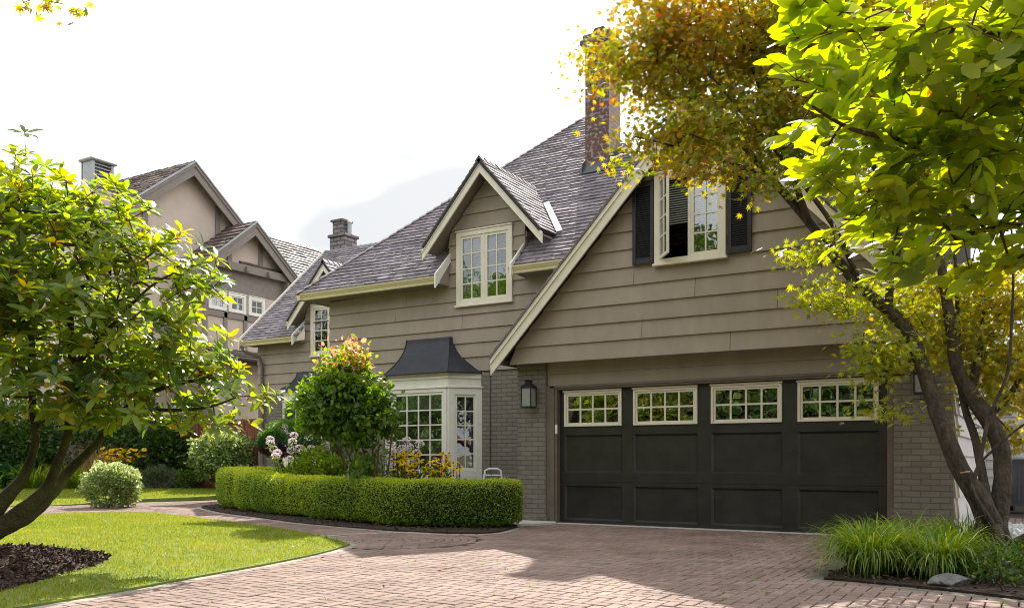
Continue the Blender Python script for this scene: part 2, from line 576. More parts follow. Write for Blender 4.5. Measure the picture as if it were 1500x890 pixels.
def leaves(name, P, D, NR, size, tpl, mat, parent=None, v=None, keep=None):
    tv, tf = tpl
    P = np.asarray(P, float)
    n = len(P)
    d, y, z = rot_frames(np.asarray(D, float), np.asarray(NR, float))
    size = np.broadcast_to(np.asarray(size, float), (n,))
    V = P[:, None, :] + size[:, None, None] * (tv[None, :, 0:1] * d[:, None, :] + tv[None, :, 1:2] * y[:, None, :] + tv[None, :, 2:3] * z[:, None, :])
    k = len(tv)
    V = V.reshape(-1, 3)
    ls = np.array([len(f) for f in tf])
    flat = np.concatenate([np.array(f) for f in tf])
    loops = (flat[None, :] + (np.arange(n) * k)[:, None]).ravel()
    tot = np.tile(ls, n)
    start = np.concatenate([[0], np.cumsum(tot)[:-1]])
    me = bpy.data.meshes.new(name)
    me.vertices.add(len(V))
    me.vertices.foreach_set('co', V.ravel())
    me.loops.add(len(loops))
    me.loops.foreach_set('vertex_index', loops.astype(np.int32))
    me.polygons.add(len(tot))
    me.polygons.foreach_set('loop_start', start.astype(np.int32))
    me.polygons.foreach_set('loop_total', tot.astype(np.int32))
    if v is None: v = RNG.random(n)
    a = me.attributes.new('v', 'FLOAT', 'FACE')
    a.data.foreach_set('value', np.repeat(np.clip(v, 0, 1), len(tf)).astype(np.float32))
    me.materials.append(mat)
    me.update()
    me.validate()
    o = bpy.data.objects.new(name, me)
    COL.objects.link(o)
    if parent: o.parent = parent
    return o


def rdir(n, up=0):
    a = RNG.normal(size=(n, 3))
    a[:, 2] += up
    return a / np.linalg.norm(a, axis=1, keepdims=True)


def in_ell(cs, n):
    """random points in union of ellipsoids (center, (rx,ry,rz)); biased to the shell"""
    vol = np.array([r[0] * r[1] * r[2] for c, r in cs]) ** .8
    pick = RNG.choice(len(cs), n, p=vol / vol.sum())
    d = rdir(n)
    rr = RNG.random(n) ** .42
    C = np.array([tuple(c) for c, r in cs])[pick]
    R = np.array([tuple(r) for c, r in cs])[pick]
    return C + d * R * rr[:, None], d, C


def grow(polys, tips, step=.16, r_tip=.004, power=.42, sag=.05):
    """branches: every tip joins the nearest wood already there; returns nodes, parents, radii, first_free"""
    pos, par, fixr = [], [], []
    for pl, rad, in polys:
        prev = -1
        if pos:
            d = np.linalg.norm(np.array(pos) - np.array(pl[0]), axis=1)
            prev = int(d.argmin()) if d.min() < .6 else -1
        for p, r in zip(pl, rad):
            pos.append(tuple(p))
            par.append(prev)
            fixr.append(r)
            prev = len(pos) - 1
    nfix = len(pos)
    tips = np.asarray(tips)
    base = np.array(pos)
    dist = np.min(np.linalg.norm(tips[:, None, :] - base[None], axis=2), axis=1)
    cap = nfix + int(len(tips) * (3 + dist.max() / step))
    A = np.zeros((cap, 3))
    A[:nfix] = base
    cnt = nfix
    ends = []
    for i in np.argsort(dist):
        t = tips[i]
        dd = np.linalg.norm(A[:cnt] - t, axis=1)
        j = int(dd.argmin())
        L = dd[j]
        k = max(1, int(L / step))
        a = A[j].copy()
        side = RNG.normal(size=3) * L * .10
        prev = j
        for s in range(1, k + 1):
            u = s / k
            q = a + (t - a) * u + side * math.sin(PI * u) + np.array((0, 0, sag * L * math.sin(PI * u)))
            A[cnt] = q
            par.append(prev)
            fixr.append(0)
            prev = cnt
            cnt += 1
        ends.append((prev, i))
    W = np.zeros(cnt)
    for e, i in ends: W[e] += 1
    for i in range(cnt - 1, -1, -1):
        if par[i] >= 0: W[par[i]] += W[i]
    R = np.maximum(r_tip * np.maximum(W, 1) ** power, 0)
    fr = np.array(fixr)
    R = np.where(fr > 0, fr, R)
    for i in range(nfix, cnt):
        R[i] = min(R[i], R[par[i]] * .95)
    return A[:cnt], par, R, nfix


def wood(mb, A, par, R, nfix, sides=5):
    for i in range(nfix, len(A)):
        a, b = Vector(A[par[i]]), Vector(A[i])
        if (b - a).length < 1e-4: continue
        mb.tube([a, b + (b - a) * .05], [min(R[par[i]], R[i] * 1.3), R[i]], sides, cap=False)


def spline(pts, rads, sub=5):
    P = [Vector(p) for p in pts]
    out, ro = [], []
    for i in range(len(P) - 1):
        p0 = P[max(i - 1, 0)]
        p1, p2 = P[i], P[i + 1]
        p3 = P[min(i + 2, len(P) - 1)]
        for s in range(sub):
            t = s / sub
            out.append(.5 * ((2 * p1) + (-p0 + p2) * t + (2 * p0 - 5 * p1 + 4 * p2 - p3) * t * t + (-p0 + 3 * p1 - 3 * p2 + p3) * t ** 3))
            ro.append(rads[i] * (1 - t) + rads[i + 1] * t)
    out.append(P[-1])
    ro.append(rads[-1])
    return out, ro


# ------------------------------------------------------------------ ground, paving
def inpoly(x, y, poly):
    c = False
    j = len(poly) - 1
    for i in range(len(poly)):
        xi, yi = poly[i][:2]
        xj, yj = poly[j][:2]
        if (yi > y) != (yj > y) and x < (xj - xi) * (y - yi) / (yj - yi) + xi: c = not c
        j = i
    return c


def smooth_poly(pts, sub=4, closed=True):
    out = []
    n = len(pts)
    for i in range(n if closed else n - 1):
        g = (lambda k: Vector((*pts[k % n][:2], 0))) if closed else (lambda k: Vector((*pts[max(0, min(n - 1, k))][:2], 0)))
        p0, p1, p2, p3 = g(i - 1), g(i), g(i + 1), g(i + 2)
        for s in range(sub):
            t = s / sub
            q = .5 * ((2 * p1) + (-p0 + p2) * t + (2 * p0 - 5 * p1 + 4 * p2 - p3) * t * t + (-p0 + 3 * p1 - 3 * p2 + p3) * t ** 3)
            out.append((q.x, q.y))
    if not closed: out.append(tuple(pts[-1][:2]))
    return out


far_edge = smooth_poly([(-.42, -4.53), (-1.55, -3.85), (-3.1, -3.2), (-5.3, -2.5), (-7.5, -1.95), (-8.6, -2.3), (-8.9, -3.3)], closed=False)
near_edge = smooth_poly([(.75, -14.5), (.72, -11), (.62, -8.95), (.56, -8.36), (.40, -7.5), (.2, -6.4), (-.05, -5.4), (-.42, -4.53)], closed=False)
LAWN = near_edge[:-1] + far_edge + [(-9.4, -6), (-10, -14.5)]
BACK = smooth_poly([(-12.6, -2.3), (-11.75, -1.3), (-11.6, -.6), (-11.55, .75), (-10.95, 2.2), (-11.4, 3.6), (-13.2, 4.1), (-15.9, 2.6), (-18.3, 1.1), (-20, -.4), (-20, -5), (-14, -4)])
HBED = smooth_poly([(-8.95, .75), (-8.65, .1), (-7.8, -.45), (-6.5, -1.12), (-5.15, -1.62), (-3.6, -2.2), (-2.3, -2.5), (-1.2, -2.68), (-.3, -2.62), (.12, -2.3), (.05, -1.7), (-.2, -1.0), (-.75, -.35)], closed=False) + [(-.75, 1.1), (-5.95, 1.1), (-5.95, 2.6), (-8.6, 2.6)]
LBED = [(5.02, -4.72), (5.3, -4.76), (5.7, -4.84), (6.1, -4.95), (6.6, -5.15), (7.6, -5.6), (9.5, -6.0), (9.5, -1.6), (7.2, -1.1), (6.0, -1.0), (5.3, -1.6), (5.02, -3)]
FARBED = [(-11.5, 4.0), (-13.2, 4.15), (-15.9, 2.65), (-18.3, 1.15), (-20.2, -.3), (-26, -5), (-30, 8), (-11.4, 10)]
FAN = (-.38, -3.72)
FANR = 1.12


def rise(x, y):
    d = (x - 6.57) * -.515 + (y + 12.43) * .857
    return .17 * min(1, max(0, (d - 18.8) / 5.2))


def sheet(name, poly, z, mat, kind='structure', edge=.06):
    mb = MB()
    mb.poly([(p[0], p[1], z) for p in poly])
    n = len(poly)
    for i in range(n):
        a, b = poly[i], poly[(i + 1) % n]
        mb.quad((a[0], a[1], z - edge), (b[0], b[1], z - edge), (b[0], b[1], z), (a[0], a[1], z))
    o = mb.build(name, mat)
    o['kind'] = kind
    return o


mb = MB()
mb.quad((-500, -500, -.05), (500, -500, -.05), (500, 500, -.05), (-500, 500, -.05))
tag(mb.build('ground', M['ground']), kind='structure')
mb = MB()
mb.quad((-13, -15, -.03), (10, -15, -.03), (10, 11, -.03), (-13, 11, -.03))
tag(mb.build('joint_sand', M['sand']), kind='structure')
sheet('lawn_soil', LAWN, .018, M['turf'])
mb = MB()
bc = (-15.0, .0)
nB = len(BACK)
for f_ in (1, .8, .6, .4, .2, .01):
    for p in BACK:
        x_, y_ = bc[0] + (p[0] - bc[0]) * f_, bc[1] + (p[1] - bc[1]) * f_
        mb.v.append((x_, y_, .018 + rise(x_, y_)))
for r_i in range(5):
    for i in range(nB):
        a, b = r_i * nB + i, r_i * nB + (i + 1) % nB
        mb.f.append((a, b, b + nB, a + nB))
        mb.m.append(0)
for i in range(nB):
    a, b = mb.v[i], mb.v[(i + 1) % nB]
    mb.quad((a[0], a[1], -.05), (b[0], b[1], -.05), b, a)
tag(mb.build('back_lawn_soil', M['turf'], smooth=False), kind='structure')
sheet('hedge_bed', HBED, .022, M['mulch'])
sheet('tree_bed', LBED, .022, M['mulch'])
sheet('far_bed', FARBED, .20, M['mulch'], edge=.3)


def paver(mb, cx, cy, hx, hy, bev, rot=0, z=None):
    z = random.gauss(0, .0012) if z is None else z
    tx, ty = random.gauss(0, .004), random.gauss(0, .004)
    n = len(mb.v)
    c, s = math.cos(rot), math.sin(rot)
    for (ax, ay, az) in ((hx, hy, -.028), (hx, hy, -.005), (hx - .005, hy - .005, 0)):
        if not bev and az == -.005: continue
        for sx, sy in ((-1, -1), (1, -1), (1, 1), (-1, 1)):
            x, y = ax * sx, ay * sy
            mb.v.append((cx + x * c - y * s, cy + x * s + y * c, z + az + tx * x + ty * y))
    k = 3 if bev else 2
    for r in range(k - 1):
        for j in range(4):
            a = n + r * 4 + j
            b = n + r * 4 + (j + 1) % 4
            mb.f.append((a, b, b + 4, a + 4))
            mb.m.append(mb.mi)
    t = n + (k - 1) * 4
    mb.f.append((t, t + 1, t + 2, t + 3))
    mb.m.append(mb.mi)


def excluded(x, y):
    if (x - FAN[0]) ** 2 + (y - FAN[1]) ** 2 < FANR ** 2: return True
    for pl in (LAWN, BACK, HBED, LBED, FARBED):
        if inpoly(x, y, pl): return True
    if -6 < x < -.75 and y > 1.05: return True
    if -.75 < x < 5.66 and y > -.12: return True
    if -12 < x < -6 and y > 4: return True
    return False


mb = MB()
A_ = .1025
for i in range(-130, 100):
    for j in range(-142, 60):
        k = (i - j) % 4
        # herringbone: horizontal paver starts where k==0 (cells k=0,1), vertical where k==2
        if k == 0: cx, cy, hx, hy = (i + 1) * A_, (j + .5) * A_, A_ - .0055, A_ / 2 - .0055
        elif k == 3: cx, cy, hx, hy = (i + .5) * A_, (j + 1) * A_, A_ / 2 - .0055, A_ - .0055
        else: continue
        if k == 3: cy = (j + 0) * A_ + A_ * 1.0
        if cx < -13 or cx > 9.8 or cy > 5 or cy < -14.6: continue
        if cy > 0 and -5 < cx < 5.6: continue
        if excluded(cx, cy): continue
        paver(mb, cx, cy, hx, hy, cy < 0 and cx > -4)
o = mb.build('driveway', M['paver'])
tag(o, kind='structure')
# fan of curved rows where the garden path meets the driveway
mb = MB()
for r in range(0, 11):
    R0 = .05 + r * .1025
    if R0 > FANR - .1: break
    nn = max(5, int(2 * PI * R0 / .2))
    for q in range(nn):
        a = 2 * PI * (q + .5 * (r % 2)) / nn
        x, y = FAN[0] + R0 * math.cos(a), FAN[1] + R0 * math.sin(a)
        paver(mb, x, y, .046, PI * R0 / nn - .006, True, a)
tag(mb.build('paving_fan', M['paver']), kind='structure')


def border(name, line, off, length, depth, mat, closed=False, z=.002):
    mb = MB()
    acc = 0
    pts = [Vector((p[0], p[1], 0)) for p in line]
    if closed: pts.append(pts[0])
    seglen = [(pts[i + 1] - pts[i]).length for i in range(len(pts) - 1)]
    tot = sum(seglen)
    s = length / 2
    while s < tot:
        a = 0
        i = 0
        while i < len(seglen) - 1 and a + seglen[i] < s:
            a += seglen[i]
            i += 1
        d = (pts[i + 1] - pts[i]).normalized()
        p = pts[i] + d * (s - a)
        nrm = Vector((d.y, -d.x, 0))
        c = p + nrm * off
        paver(mb, c.x, c.y, length / 2 - .004, depth / 2 - .003, True, math.atan2(d.y, d.x), z + random.gauss(0, .001))
        s += length
    return tag(mb.build(name, mat), kind='structure')


border('lawn_kerb', near_edge, .055, .2, .105, M['kerb'])
border('path_kerb', far_edge, -.055 * -1, .2, .1, M['kerb'])
border('hedge_kerb', HBED[:-4], .055, .2, .1, M['kerb'])
border('bed_kerb', LBED[:7], .055, .125, .11, M['greykerb'])
border('bed_kerb_side', [LBED[0], LBED[-1]], -.09, .1, .18, M['greykerb'])
border('back_lawn_kerb', BACK[:20], .06, .25, .12, M['kerb'])
arc = [(FAN[0] + (FANR + .0) * math.cos(a), FAN[1] + (FANR + .0) * math.sin(a)) for a in np.linspace(math.radians(100), math.radians(262), 22)]
border('fan_kerb', arc, .0, .2, .1, M['kerb'], z=.004)
mb = MB()
mb.box(-.05, 4.93, -.16, .1, -.03, .006, .003)
tag(mb.build('door_threshold', M['slab']), kind='structure')
mb = MB()
mb.prism([(-.85, -.95, .0), (-.25, -1.0, .0), (.12, -.35, .0), (-.02, -.14, .0), (-.72, -.14, .0)], (0, 0, .03))
tag(mb.build('corner_slab', M['slab']), kind='structure')


def inside_pts(poly, n):
    P = np.array(poly)
    lo, hi = P.min(0), P.max(0)
    q = lo + RNG.random((int(n * 2.6), 2)) * (hi - lo)
    x, y = q[:, 0], q[:, 1]
    c = np.zeros(len(q), bool)
    j = len(P) - 1
    for i in range(len(P)):
        xi, yi = P[i]
        xj, yj = P[j]
        if yi != yj:
            c ^= ((yi > y) != (yj > y)) & (x < (xj - xi) * (y - yi) / (yj - yi) + xi)
        j = i
    return q[c][:n]


MB_BED = [(-7.5, -14.4), (-.2, -14.4), (-.12, -10.0), (-.15, -8.75), (-.6, -8.0), (-1.0, -7.35), (-1.6, -6.85), (-2.6, -6.75), (-3.6, -7.0), (-5.0, -7.3), (-6.8, -8.5)]
MULCH = smooth_poly(MB_BED, 3)
# front lawn blades
vis = [(-9, -2.0), (-.4, -4.4), (.8, -9.6), (-.2, -9.6), (-6, -7.6), (-9.5, -5)]
q = inside_pts(LAWN, 260000)
mP = np.array(MULCH)
keep = ~np.array([inpoly(a, b, MULCH) for a, b in q]) if len(q) < 1 else None
x, y = q[:, 0], q[:, 1]
c = np.zeros(len(q), bool)
j = len(mP) - 1
for i in range(len(mP)):
    xi, yi = mP[i]
    xj, yj = mP[j]
    if yi != yj: c ^= ((yi > y) != (yj > y)) & (x < (xj - xi) * (y - yi) / (yj - yi) + xi)
    j = i
q = q[~c & (y > -11.5)]
n = len(q)
P3 = np.column_stack([q, np.full(n, .014)])
vv = .45 + RNG.normal(0, .2, n)
for fx, fy, am in ((.9, 1.3, .12), (2.3, -1.7, .10), (4.1, 3.3, .09), (-7.3, 6.1, .08), (13, 11, .07)):
    vv += am * np.sin(q[:, 0] * fx + q[:, 1] * fy + fx) * np.cos(q[:, 1] * fx * .8 - q[:, 0] * fy * .7)
T_bl = (np.array([(0, -.10, 0), (0, .10, 0), (.6, .05, .06), (.6, -.05, .06), (1, 0, .2)]), [(0, 1, 2, 3), (3, 2, 4)])
o = leaves('lawn_grass', P3, rdir(n, 2.0), rdir(n), RNG.uniform(.02, .045, n), T_bl, M['lawnblade'], v=vv)
tag(o, 'short bright yellow-green mown grass of the front lawn beside the driveway', 'grass', kind='stuff')
q = inside_pts(BACK, 60000)
n = len(q)
o = leaves('back_lawn_grass', np.column_stack([q, .014 + np.array([rise(a, b) for a, b in q])]), rdir(n, 2.0), rdir(n), RNG.uniform(.03, .06, n), T_bl, M['lawnblade'], v=RNG.normal(.5, .22, n))
tag(o, 'mown grass of the far lawn beyond the garden path', 'grass', kind='stuff')
# mulch island
mb = MB()
G_ = 60
P = np.array(MULCH)
lo, hi = P.min(0), P.max(0)
cen = P.mean(0)
rings = 14
for r in range(rings + 1):
    f = 1 - r / rings * .97
    for p in MULCH:
        xx, yy = cen[0] + (p[0] - cen[0]) * f, cen[1] + (p[1] - cen[1]) * f
        zz = .0 + .10 * (1 - f ** 3) ** .5 + random.uniform(-.014, .014) + .015 * math.sin(xx * 5) * math.cos(yy * 6)
        mb.v.append((xx, yy, zz))
L_ = len(MULCH)
for r in range(rings):
    for i in range(L_):
        a = r * L_ + i
        b = r * L_ + (i + 1) % L_
        mb.f.append((a, b, b + L_, a + L_))
        mb.m.append(0)
o = mb.build('mulch_mound', M['mulch'], smooth=True)
tag(o, kind='structure')
n = 20000
ff = np.sqrt(RNG.random(n)) * .99
oi = RNG.integers(0, L_, n)
ot = RNG.random(n)[:, None]
Om = np.array(MULCH)
op = Om[oi] * (1 - ot) + Om[(oi + 1) % L_] * ot
q = cen + (op - cen) * ff[:, None]
T_chip = (np.array([(0, -.25, 0), (0, .25, 0), (1, .2, .1), (1, -.2, .1)]), [(0, 1, 2, 3)])
zz = .10 * np.sqrt(1 - ff ** 3) + .015 * np.sin(q[:, 0] * 5) * np.cos(q[:, 1] * 6)
o = leaves('mulch_chips', np.column_stack([q, zz + RNG.uniform(0, .03, n)]), rdir(n, 0) * [1, 1, .5], rdir(n, 1.), RNG.uniform(.015, .05, n), T_chip, M['chips'])
tag(o, 'dark bark chips heaped on the planting island in the front lawn', 'mulch', kind='stuff')
for nm, pl, cnt, lb in (('bed_litter', HBED, 5000, 'dry leaf litter and bark under the clipped hedge'), ('tree_bed_litter', LBED, 4500, 'brown leaf litter and bark around the maple trunk base')):
    q = inside_pts(pl, cnt)
    n = len(q)
    o = leaves(nm, np.column_stack([q, np.full(n, .03) + RNG.uniform(0, .02, n)]), rdir(n) * [1, 1, .3], rdir(n, 2.), RNG.uniform(.015, .05, n), T_chip, M['chips'])
    tag(o, lb, 'leaf litter', kind='stuff')

# ------------------------------------------------------------------ building blocks for houses
def lap(mb, O, U, NR, xl, xr, z0, z1, holes=(), expo=.265, thick=.030, base=None, seams=True):
    """real lap boards on a vertical plane. O origin, U along, NR outward; x limits are functions of z"""
    O, U, NR = Vector(O), Vector(U), Vector(NR)
    base = z0 if base is None else base
    k0 = math.floor((z0 - base) / expo)
    zc = base + k0 * expo
    ci = 0
    while zc < z1 - 1e-4:
        ci += 1
        a, b = max(zc, z0), min(zc + expo, z1)
        cuts = sorted(set([a, b] + [h for H in holes for h in H[2:4] if a < h < b]))
        for za, zb in zip(cuts[:-1], cuts[1:]):
            if zb - za < .003: continue
            zm = (za + zb) / 2
            iv = [(xl(za), xl(zb), xr(za), xr(zb))]
            for H in holes:
                if H[2] < zm < H[3]:
                    nv = []
                    for (la, lb, ra, rb) in iv:
                        if H[0] > max(la, lb) and H[0] < min(ra, rb): nv.append((la, lb, H[0], H[0]))
                        if H[1] < min(ra, rb) and H[1] > max(la, lb): nv.append((H[1], H[1], ra, rb))
                        if H[1] <= max(la, lb) or H[0] >= min(ra, rb): nv.append((la, lb, ra, rb))
                    iv = nv
            pcs = []
            for (la, lb, ra, rb) in iv:
                if min(ra, rb) - max(la, lb) > 3 and seams:
                    s = max(la, lb) + (min(ra, rb) - max(la, lb)) * (.2 + .6 * ((ci * .618) % 1))
                    pcs += [(la, lb, s - .003, s - .003), (s + .003, s + .003, ra, rb)]
                else: pcs.append((la, lb, ra, rb))
            for (la, lb, ra, rb) in pcs:
                if ra - la < .004 and rb - lb < .004: continue
                if ra < la: la = ra = (la + ra) / 2
                if rb < lb: lb = rb = (lb + rb) / 2
                def th(z): return .004 + thick * (1 - (z - zc) / expo)
                def pt(x, z, t): return O + U * x + NR * t + Vector((0, 0, z))
                pa, pb, pc, pd = pt(la, za, th(za)), pt(ra, za, th(za)), pt(rb, zb, th(zb)), pt(lb, zb, th(zb))
                qa, qb, qc, qd = pt(la, za, -.02), pt(ra, za, -.02), pt(rb, zb, -.02), pt(lb, zb, -.02)
                n = len(mb.v)
                mb.v += [tuple(v) for v in (pa, pb, pc, pd, qa, qb, qc, qd)]
                for fc in ((0, 1, 2, 3), (0, 4, 5, 1), (1, 5, 6, 2), (0, 3, 7, 4), (4, 7, 6, 5), (3, 2, 6, 7)):
                    mb.f.append(tuple(n + i for i in fc))
                    mb.m.append(mb.mi)
        zc += expo


def ivl(poly, v):
    xs = []
    n = len(poly)
    for i in range(n):
        (u0, v0), (u1, v1) = poly[i], poly[(i + 1) % n]
        if abs(v1 - v0) < 1e-9: continue
        t = (v - v0) / (v1 - v0)
        if -1e-6 <= t <= 1 + 1e-6: xs.append(u0 + (u1 - u0) * t)
    return (min(xs), max(xs)) if xs else None


def shingles(mb, O, U, V, poly, expo=.13, wmin=.13, wmax=.30, thick=.02, notch=None, under=1):
    O, U, V = Vector(O), Vector(U).normalized(), Vector(V).normalized()
    NR = U.cross(V)
    if NR.z < 0: NR = -NR
    vmin, vmax = min(p[1] for p in poly), max(p[1] for p in poly)
    v = vmin
    def pt(u, w_, t): return O + U * u + V * w_ + NR * t
    while v < vmax - .01:
        v2 = min(v + expo, vmax)
        a, b = ivl(poly, v + 1e-4), ivl(poly, v2 - 1e-4)
        if a is None or b is None: break
        u = min(a[0], b[0]) - random.uniform(0, wmax)
        end = max(a[1], b[1])
        while u < end:
            wd = random.uniform(wmin, wmax)
            l0, r0 = max(u, a[0]), min(u + wd - .006, a[1])
            l1, r1 = max(u, b[0]), min(u + wd - .006, b[1])
            u += wd
            if r0 - l0 < .01 and r1 - l1 < .01: continue
            if r0 < l0: l0 = r0 = max(min(l0, a[1]), a[0])
            if r1 < l1: l1 = r1 = max(min(l1, b[1]), b[0])
            if notch and notch[0] < (l0 + r0) / 2 < notch[1] and (v + v2) / 2 < notch[2]: continue
            t0 = thick * random.uniform(.75, 1.35)
            dv = random.uniform(-.004, .006)
            n = len(mb.v)
            for p in (pt(l0, v - dv, t0), pt(r0, v - dv, t0), pt(r1, v2, .003), pt(l1, v2, .003), pt(l0, v - dv, -.01), pt(r0, v - dv, -.01), pt(r1, v2, -.01), pt(l1, v2, -.01)):
                mb.v.append(tuple(p))
            for fc in ((0, 1, 2, 3), (0, 4, 5, 1), (1, 5, 6, 2), (0, 3, 7, 4)):
                mb.f.append(tuple(n + i for i in fc))
                mb.m.append(mb.mi)
        v = v2
    if under:
        mi = mb.mi
        mb.mi = 1
        ps = [pt(p[0], p[1], -.012) for p in poly]
        if notch:
            # split into strips round the notch
            n0, n1, nvv = notch
            for ua, ub, va, vb in ((-99, n0, vmin, nvv), (n1, 99, vmin, nvv), (-99, 99, nvv, vmax)):
                a, b = ivl(poly, va + 1e-4), ivl(poly, vb - 1e-4)
                if not a or not b: continue
                mb.prism([pt(max(ua, a[0]), va, -.012), pt(min(ub, a[1]), va, -.012), pt(min(ub, b[1]), vb, -.012), pt(max(ua, b[0]), vb, -.012)], -NR * .05)
        else: mb.prism(ps, -NR * .05)
        mb.mi = mi


def caps(mb, p0, p1, sideA, sideB, wd=.13, step=.19):
    """overlapping ridge / hip tiles; sideA, sideB are unit vectors down each slope"""
    p0, p1 = Vector(p0), Vector(p1)
    d = (p1 - p0)
    L = d.length
    d.normalize()
    up = Vector((0, 0, 1))
    k = int(L / step)
    for i in range(k):
        a = p0 + d * (i * step)
        b = a + d * (step * 1.15)
        h0, h1 = .048 + random.uniform(-.004, .006), .022
        for sd_ in (Vector(sideA), Vector(sideB)):
            q = [a + up * h0, b + up * h1, b + sd_ * wd + up * (h1 - .0), a + sd_ * wd + up * (h0 - .004)]
            mb.prism(q, (0, 0, -.016))


def window(parent, loc, w, h, rz=0, sashes=1, cols=2, rows=4, casing=.09, name='window', mat=None, glass=None, depth=.05, label=None, blind=None, mun=.022, sash=.05, sill=True, open_left=False, fr=True):
    """local frame: x right, y into the wall, z up; origin lower left of casing on the wall plane"""
    mat = mat or M['trimwhite']
    glass = glass or M['glass']
    mb = MB()
    D0 = -depth
    if fr:
        c = casing
        mb.box(0, c, D0, .06, 0, h, .004)
        mb.box(w - c, w, D0, .06, 0, h, .004)
        mb.box(c, w - c, D0, .06, h - c, h, .004)
        mb.box(c, w - c, D0, .06, 0, c * .8, .004)
        if sill: mb.box(-.02, w + .02, D0 - .03, .0, -.035, .0, .004)
        mb.box(-.012, w + .012, D0 - .02, .0, h + .001, h + .03, .004)
    else: c = casing
    if sashes == 2: mb.box(w / 2 - .022, w / 2 + .022, D0 + .01, .05, c * .8, h - c, .003)
    o = mb.build(name, mat, parent, loc, rz)
    if label: o['label'] = label
    x0, x1 = c, w - c
    z0, z1 = c * .8, h - c
    for s in range(sashes):
        a = x0 + (x1 - x0) * s / sashes + (.022 if s else 0)
        b = x0 + (x1 - x0) * (s + 1) / sashes - (.022 if sashes == 2 and s == 0 else 0)
        mb = MB()
        hx = 0
        W = b - a
        H = z1 - z0
        t = sash
        y0, y1 = D0 + .018, D0 + .05
        mb.box(0, t, y0, y1, 0, H, .003)
        mb.box(W - t, W, y0, y1, 0, H, .003)
        mb.box(t, W - t, y0, y1, 0, t, .003)
        mb.box(t, W - t, y0, y1, H - t, H, .003)
        gx, gz = (W - 2 * t) / cols, (H - 2 * t) / rows
        for i in range(1, cols):
            mb.box(t + gx * i - mun / 2, t + gx * i + mun / 2, y0 + .006, y1 - .004, t, H - t)
        for i in range(1, rows):
            mb.box(t, W - t, y0 + .008, y1 - .006, t + gz * i - mun / 2, t + gz * i + mun / 2)
        so = mb.build('sash', mat, o, (a, 0, z0), -math.radians(52) if (open_left and s == 0) else 0)
        g = MB()
        g.box(t * .9, W - t * .9, y1 - .012, y1 - .008, t * .9, H - t * .9)
        if open_left and s == 0:
            g2 = g
            gl = g.build('pane', glass, o, (a, 0, z0), -math.radians(52))
            so['label'] = 'casement sash swung open'
        else:
            g.build('pane', glass, o, (a, 0, z0), 0)
    if blind:
        kind, z_lo = blind[0], blind[1]
        mb = MB()
        if kind == 'slats':
            xa, xb = blind[2]
            z = z1 - .03
            while z > z_lo:
                mb.quad((xa, .075, z), (xb, .075, z), (xb, .10, z + .022), (xa, .10, z + .022))
                z -= .034
            mb.build('blind', M['blind'], o)
        elif kind == 'shade':
            mb.box(c, w - c, .07, .075, z_lo, z1)
            mb.build('shade', M['shade'], o)
        elif kind == 'curtain':
            nfold = 14
            for i in range(nfold):
                xa = c + (w - 2 * c) * i / nfold
                xb = c + (w - 2 * c) * (i + 1) / nfold
                ya, yb = (.09, .12) if i % 2 else (.12, .09)
                mb.quad((xa, ya, z0), (xb, yb, z0), (xb, yb, z1), (xa, ya, z1))
            mb.build('curtain', M['curtain'], o)
    return o


def gutter(mb, a, b, z, hgt=.125, dep=.12, out=(0, -1, 0)):
    """ogee gutter with a board behind it, front top edge runs a->b at height z"""
    a, b = Vector((*a, z)), Vector((*b, z))
    o = Vector(out)
    prof = [(0, 0), (0, -.022), (-.012, -.03), (-.02, -.05), (-.045, -.085), (-.05, -hgt), (-dep, -hgt), (-dep, 0)]
    mb.prism([a + o * p[0] + Vector((0, 0, p[1])) for p in prof], b - a)


house = empty('house', (0, 0, 0), 'taupe two-storey family house with black garage door, painted brick base and steep grey shingle roof', 'house')
X, Y, Z = Vector((1, 0, 0)), Vector((0, 1, 0)), Vector((0, 0, 1))
m_ = .96                       # pitch of the main roof
YW = 1.1                       # main wall plane
EZ = 4.40                      # eave height (top of roof at gutter front)
EY = .66
DX0, DX1 = -2.93, -1.28        # dormer side walls

# -- main siding wall with the dormer face in the same plane
win = (-2.75, -1.53, 3.88, 5.24)
DAX, DAZ, DP = -2.02, 6.36, 1.12


def xl_main(z):
    if z < 4.32: return -5.94
    if z < 4.98: return DX0
    return max(DX0, DAX - (DAZ - .12 - z) / DP)


def xr_main(z):
    if z < 4.32: return .9
    if z < 4.98: return DX1
    return min(DX1, DAX + (DAZ - .12 - z) / DP)


mb = MB()
lap(mb, (0, YW, 0), X, -Y, xl_main, xr_main, 2.645, 4.32, holes=[win], base=2.645)
lap(mb, (0, YW, 0), X, -Y, xl_main, xr_main, 4.32, 6.15, holes=[win], base=2.645)
# corner face of the left end wall
lap(mb, (-5.94, 0, 0), Y, -X, lambda z: 1.1, lambda z: 4.2, 2.645, 4.4)
# dormer side walls
for xx, nr in ((DX0, -X), (DX1, X)):
    lap(mb, (xx, 0, 0), Y, nr, lambda z: 1.1, lambda z: 2.6, 4.2, 5.1)
mb.build('siding', M['siding'], house)
mb = MB()
mb.box(-5.94, -4.40, YW, YW + .2, -.02, 2.64)
mb.box(-5.94, -5.74, YW + .2, 4.2, -.02, 2.64)
mb.build('brick_wall', M['brick'], house)
mb = MB()
mb.box(-2.25, -.60, YW, YW + .2, -.02, 2.64)
# a slight brick return beside the bay
mb.box(-2.2, -2.02, YW - .03, YW + .01, -.02, 2.6)
mb.build('brick_wall', M['brick'], house)

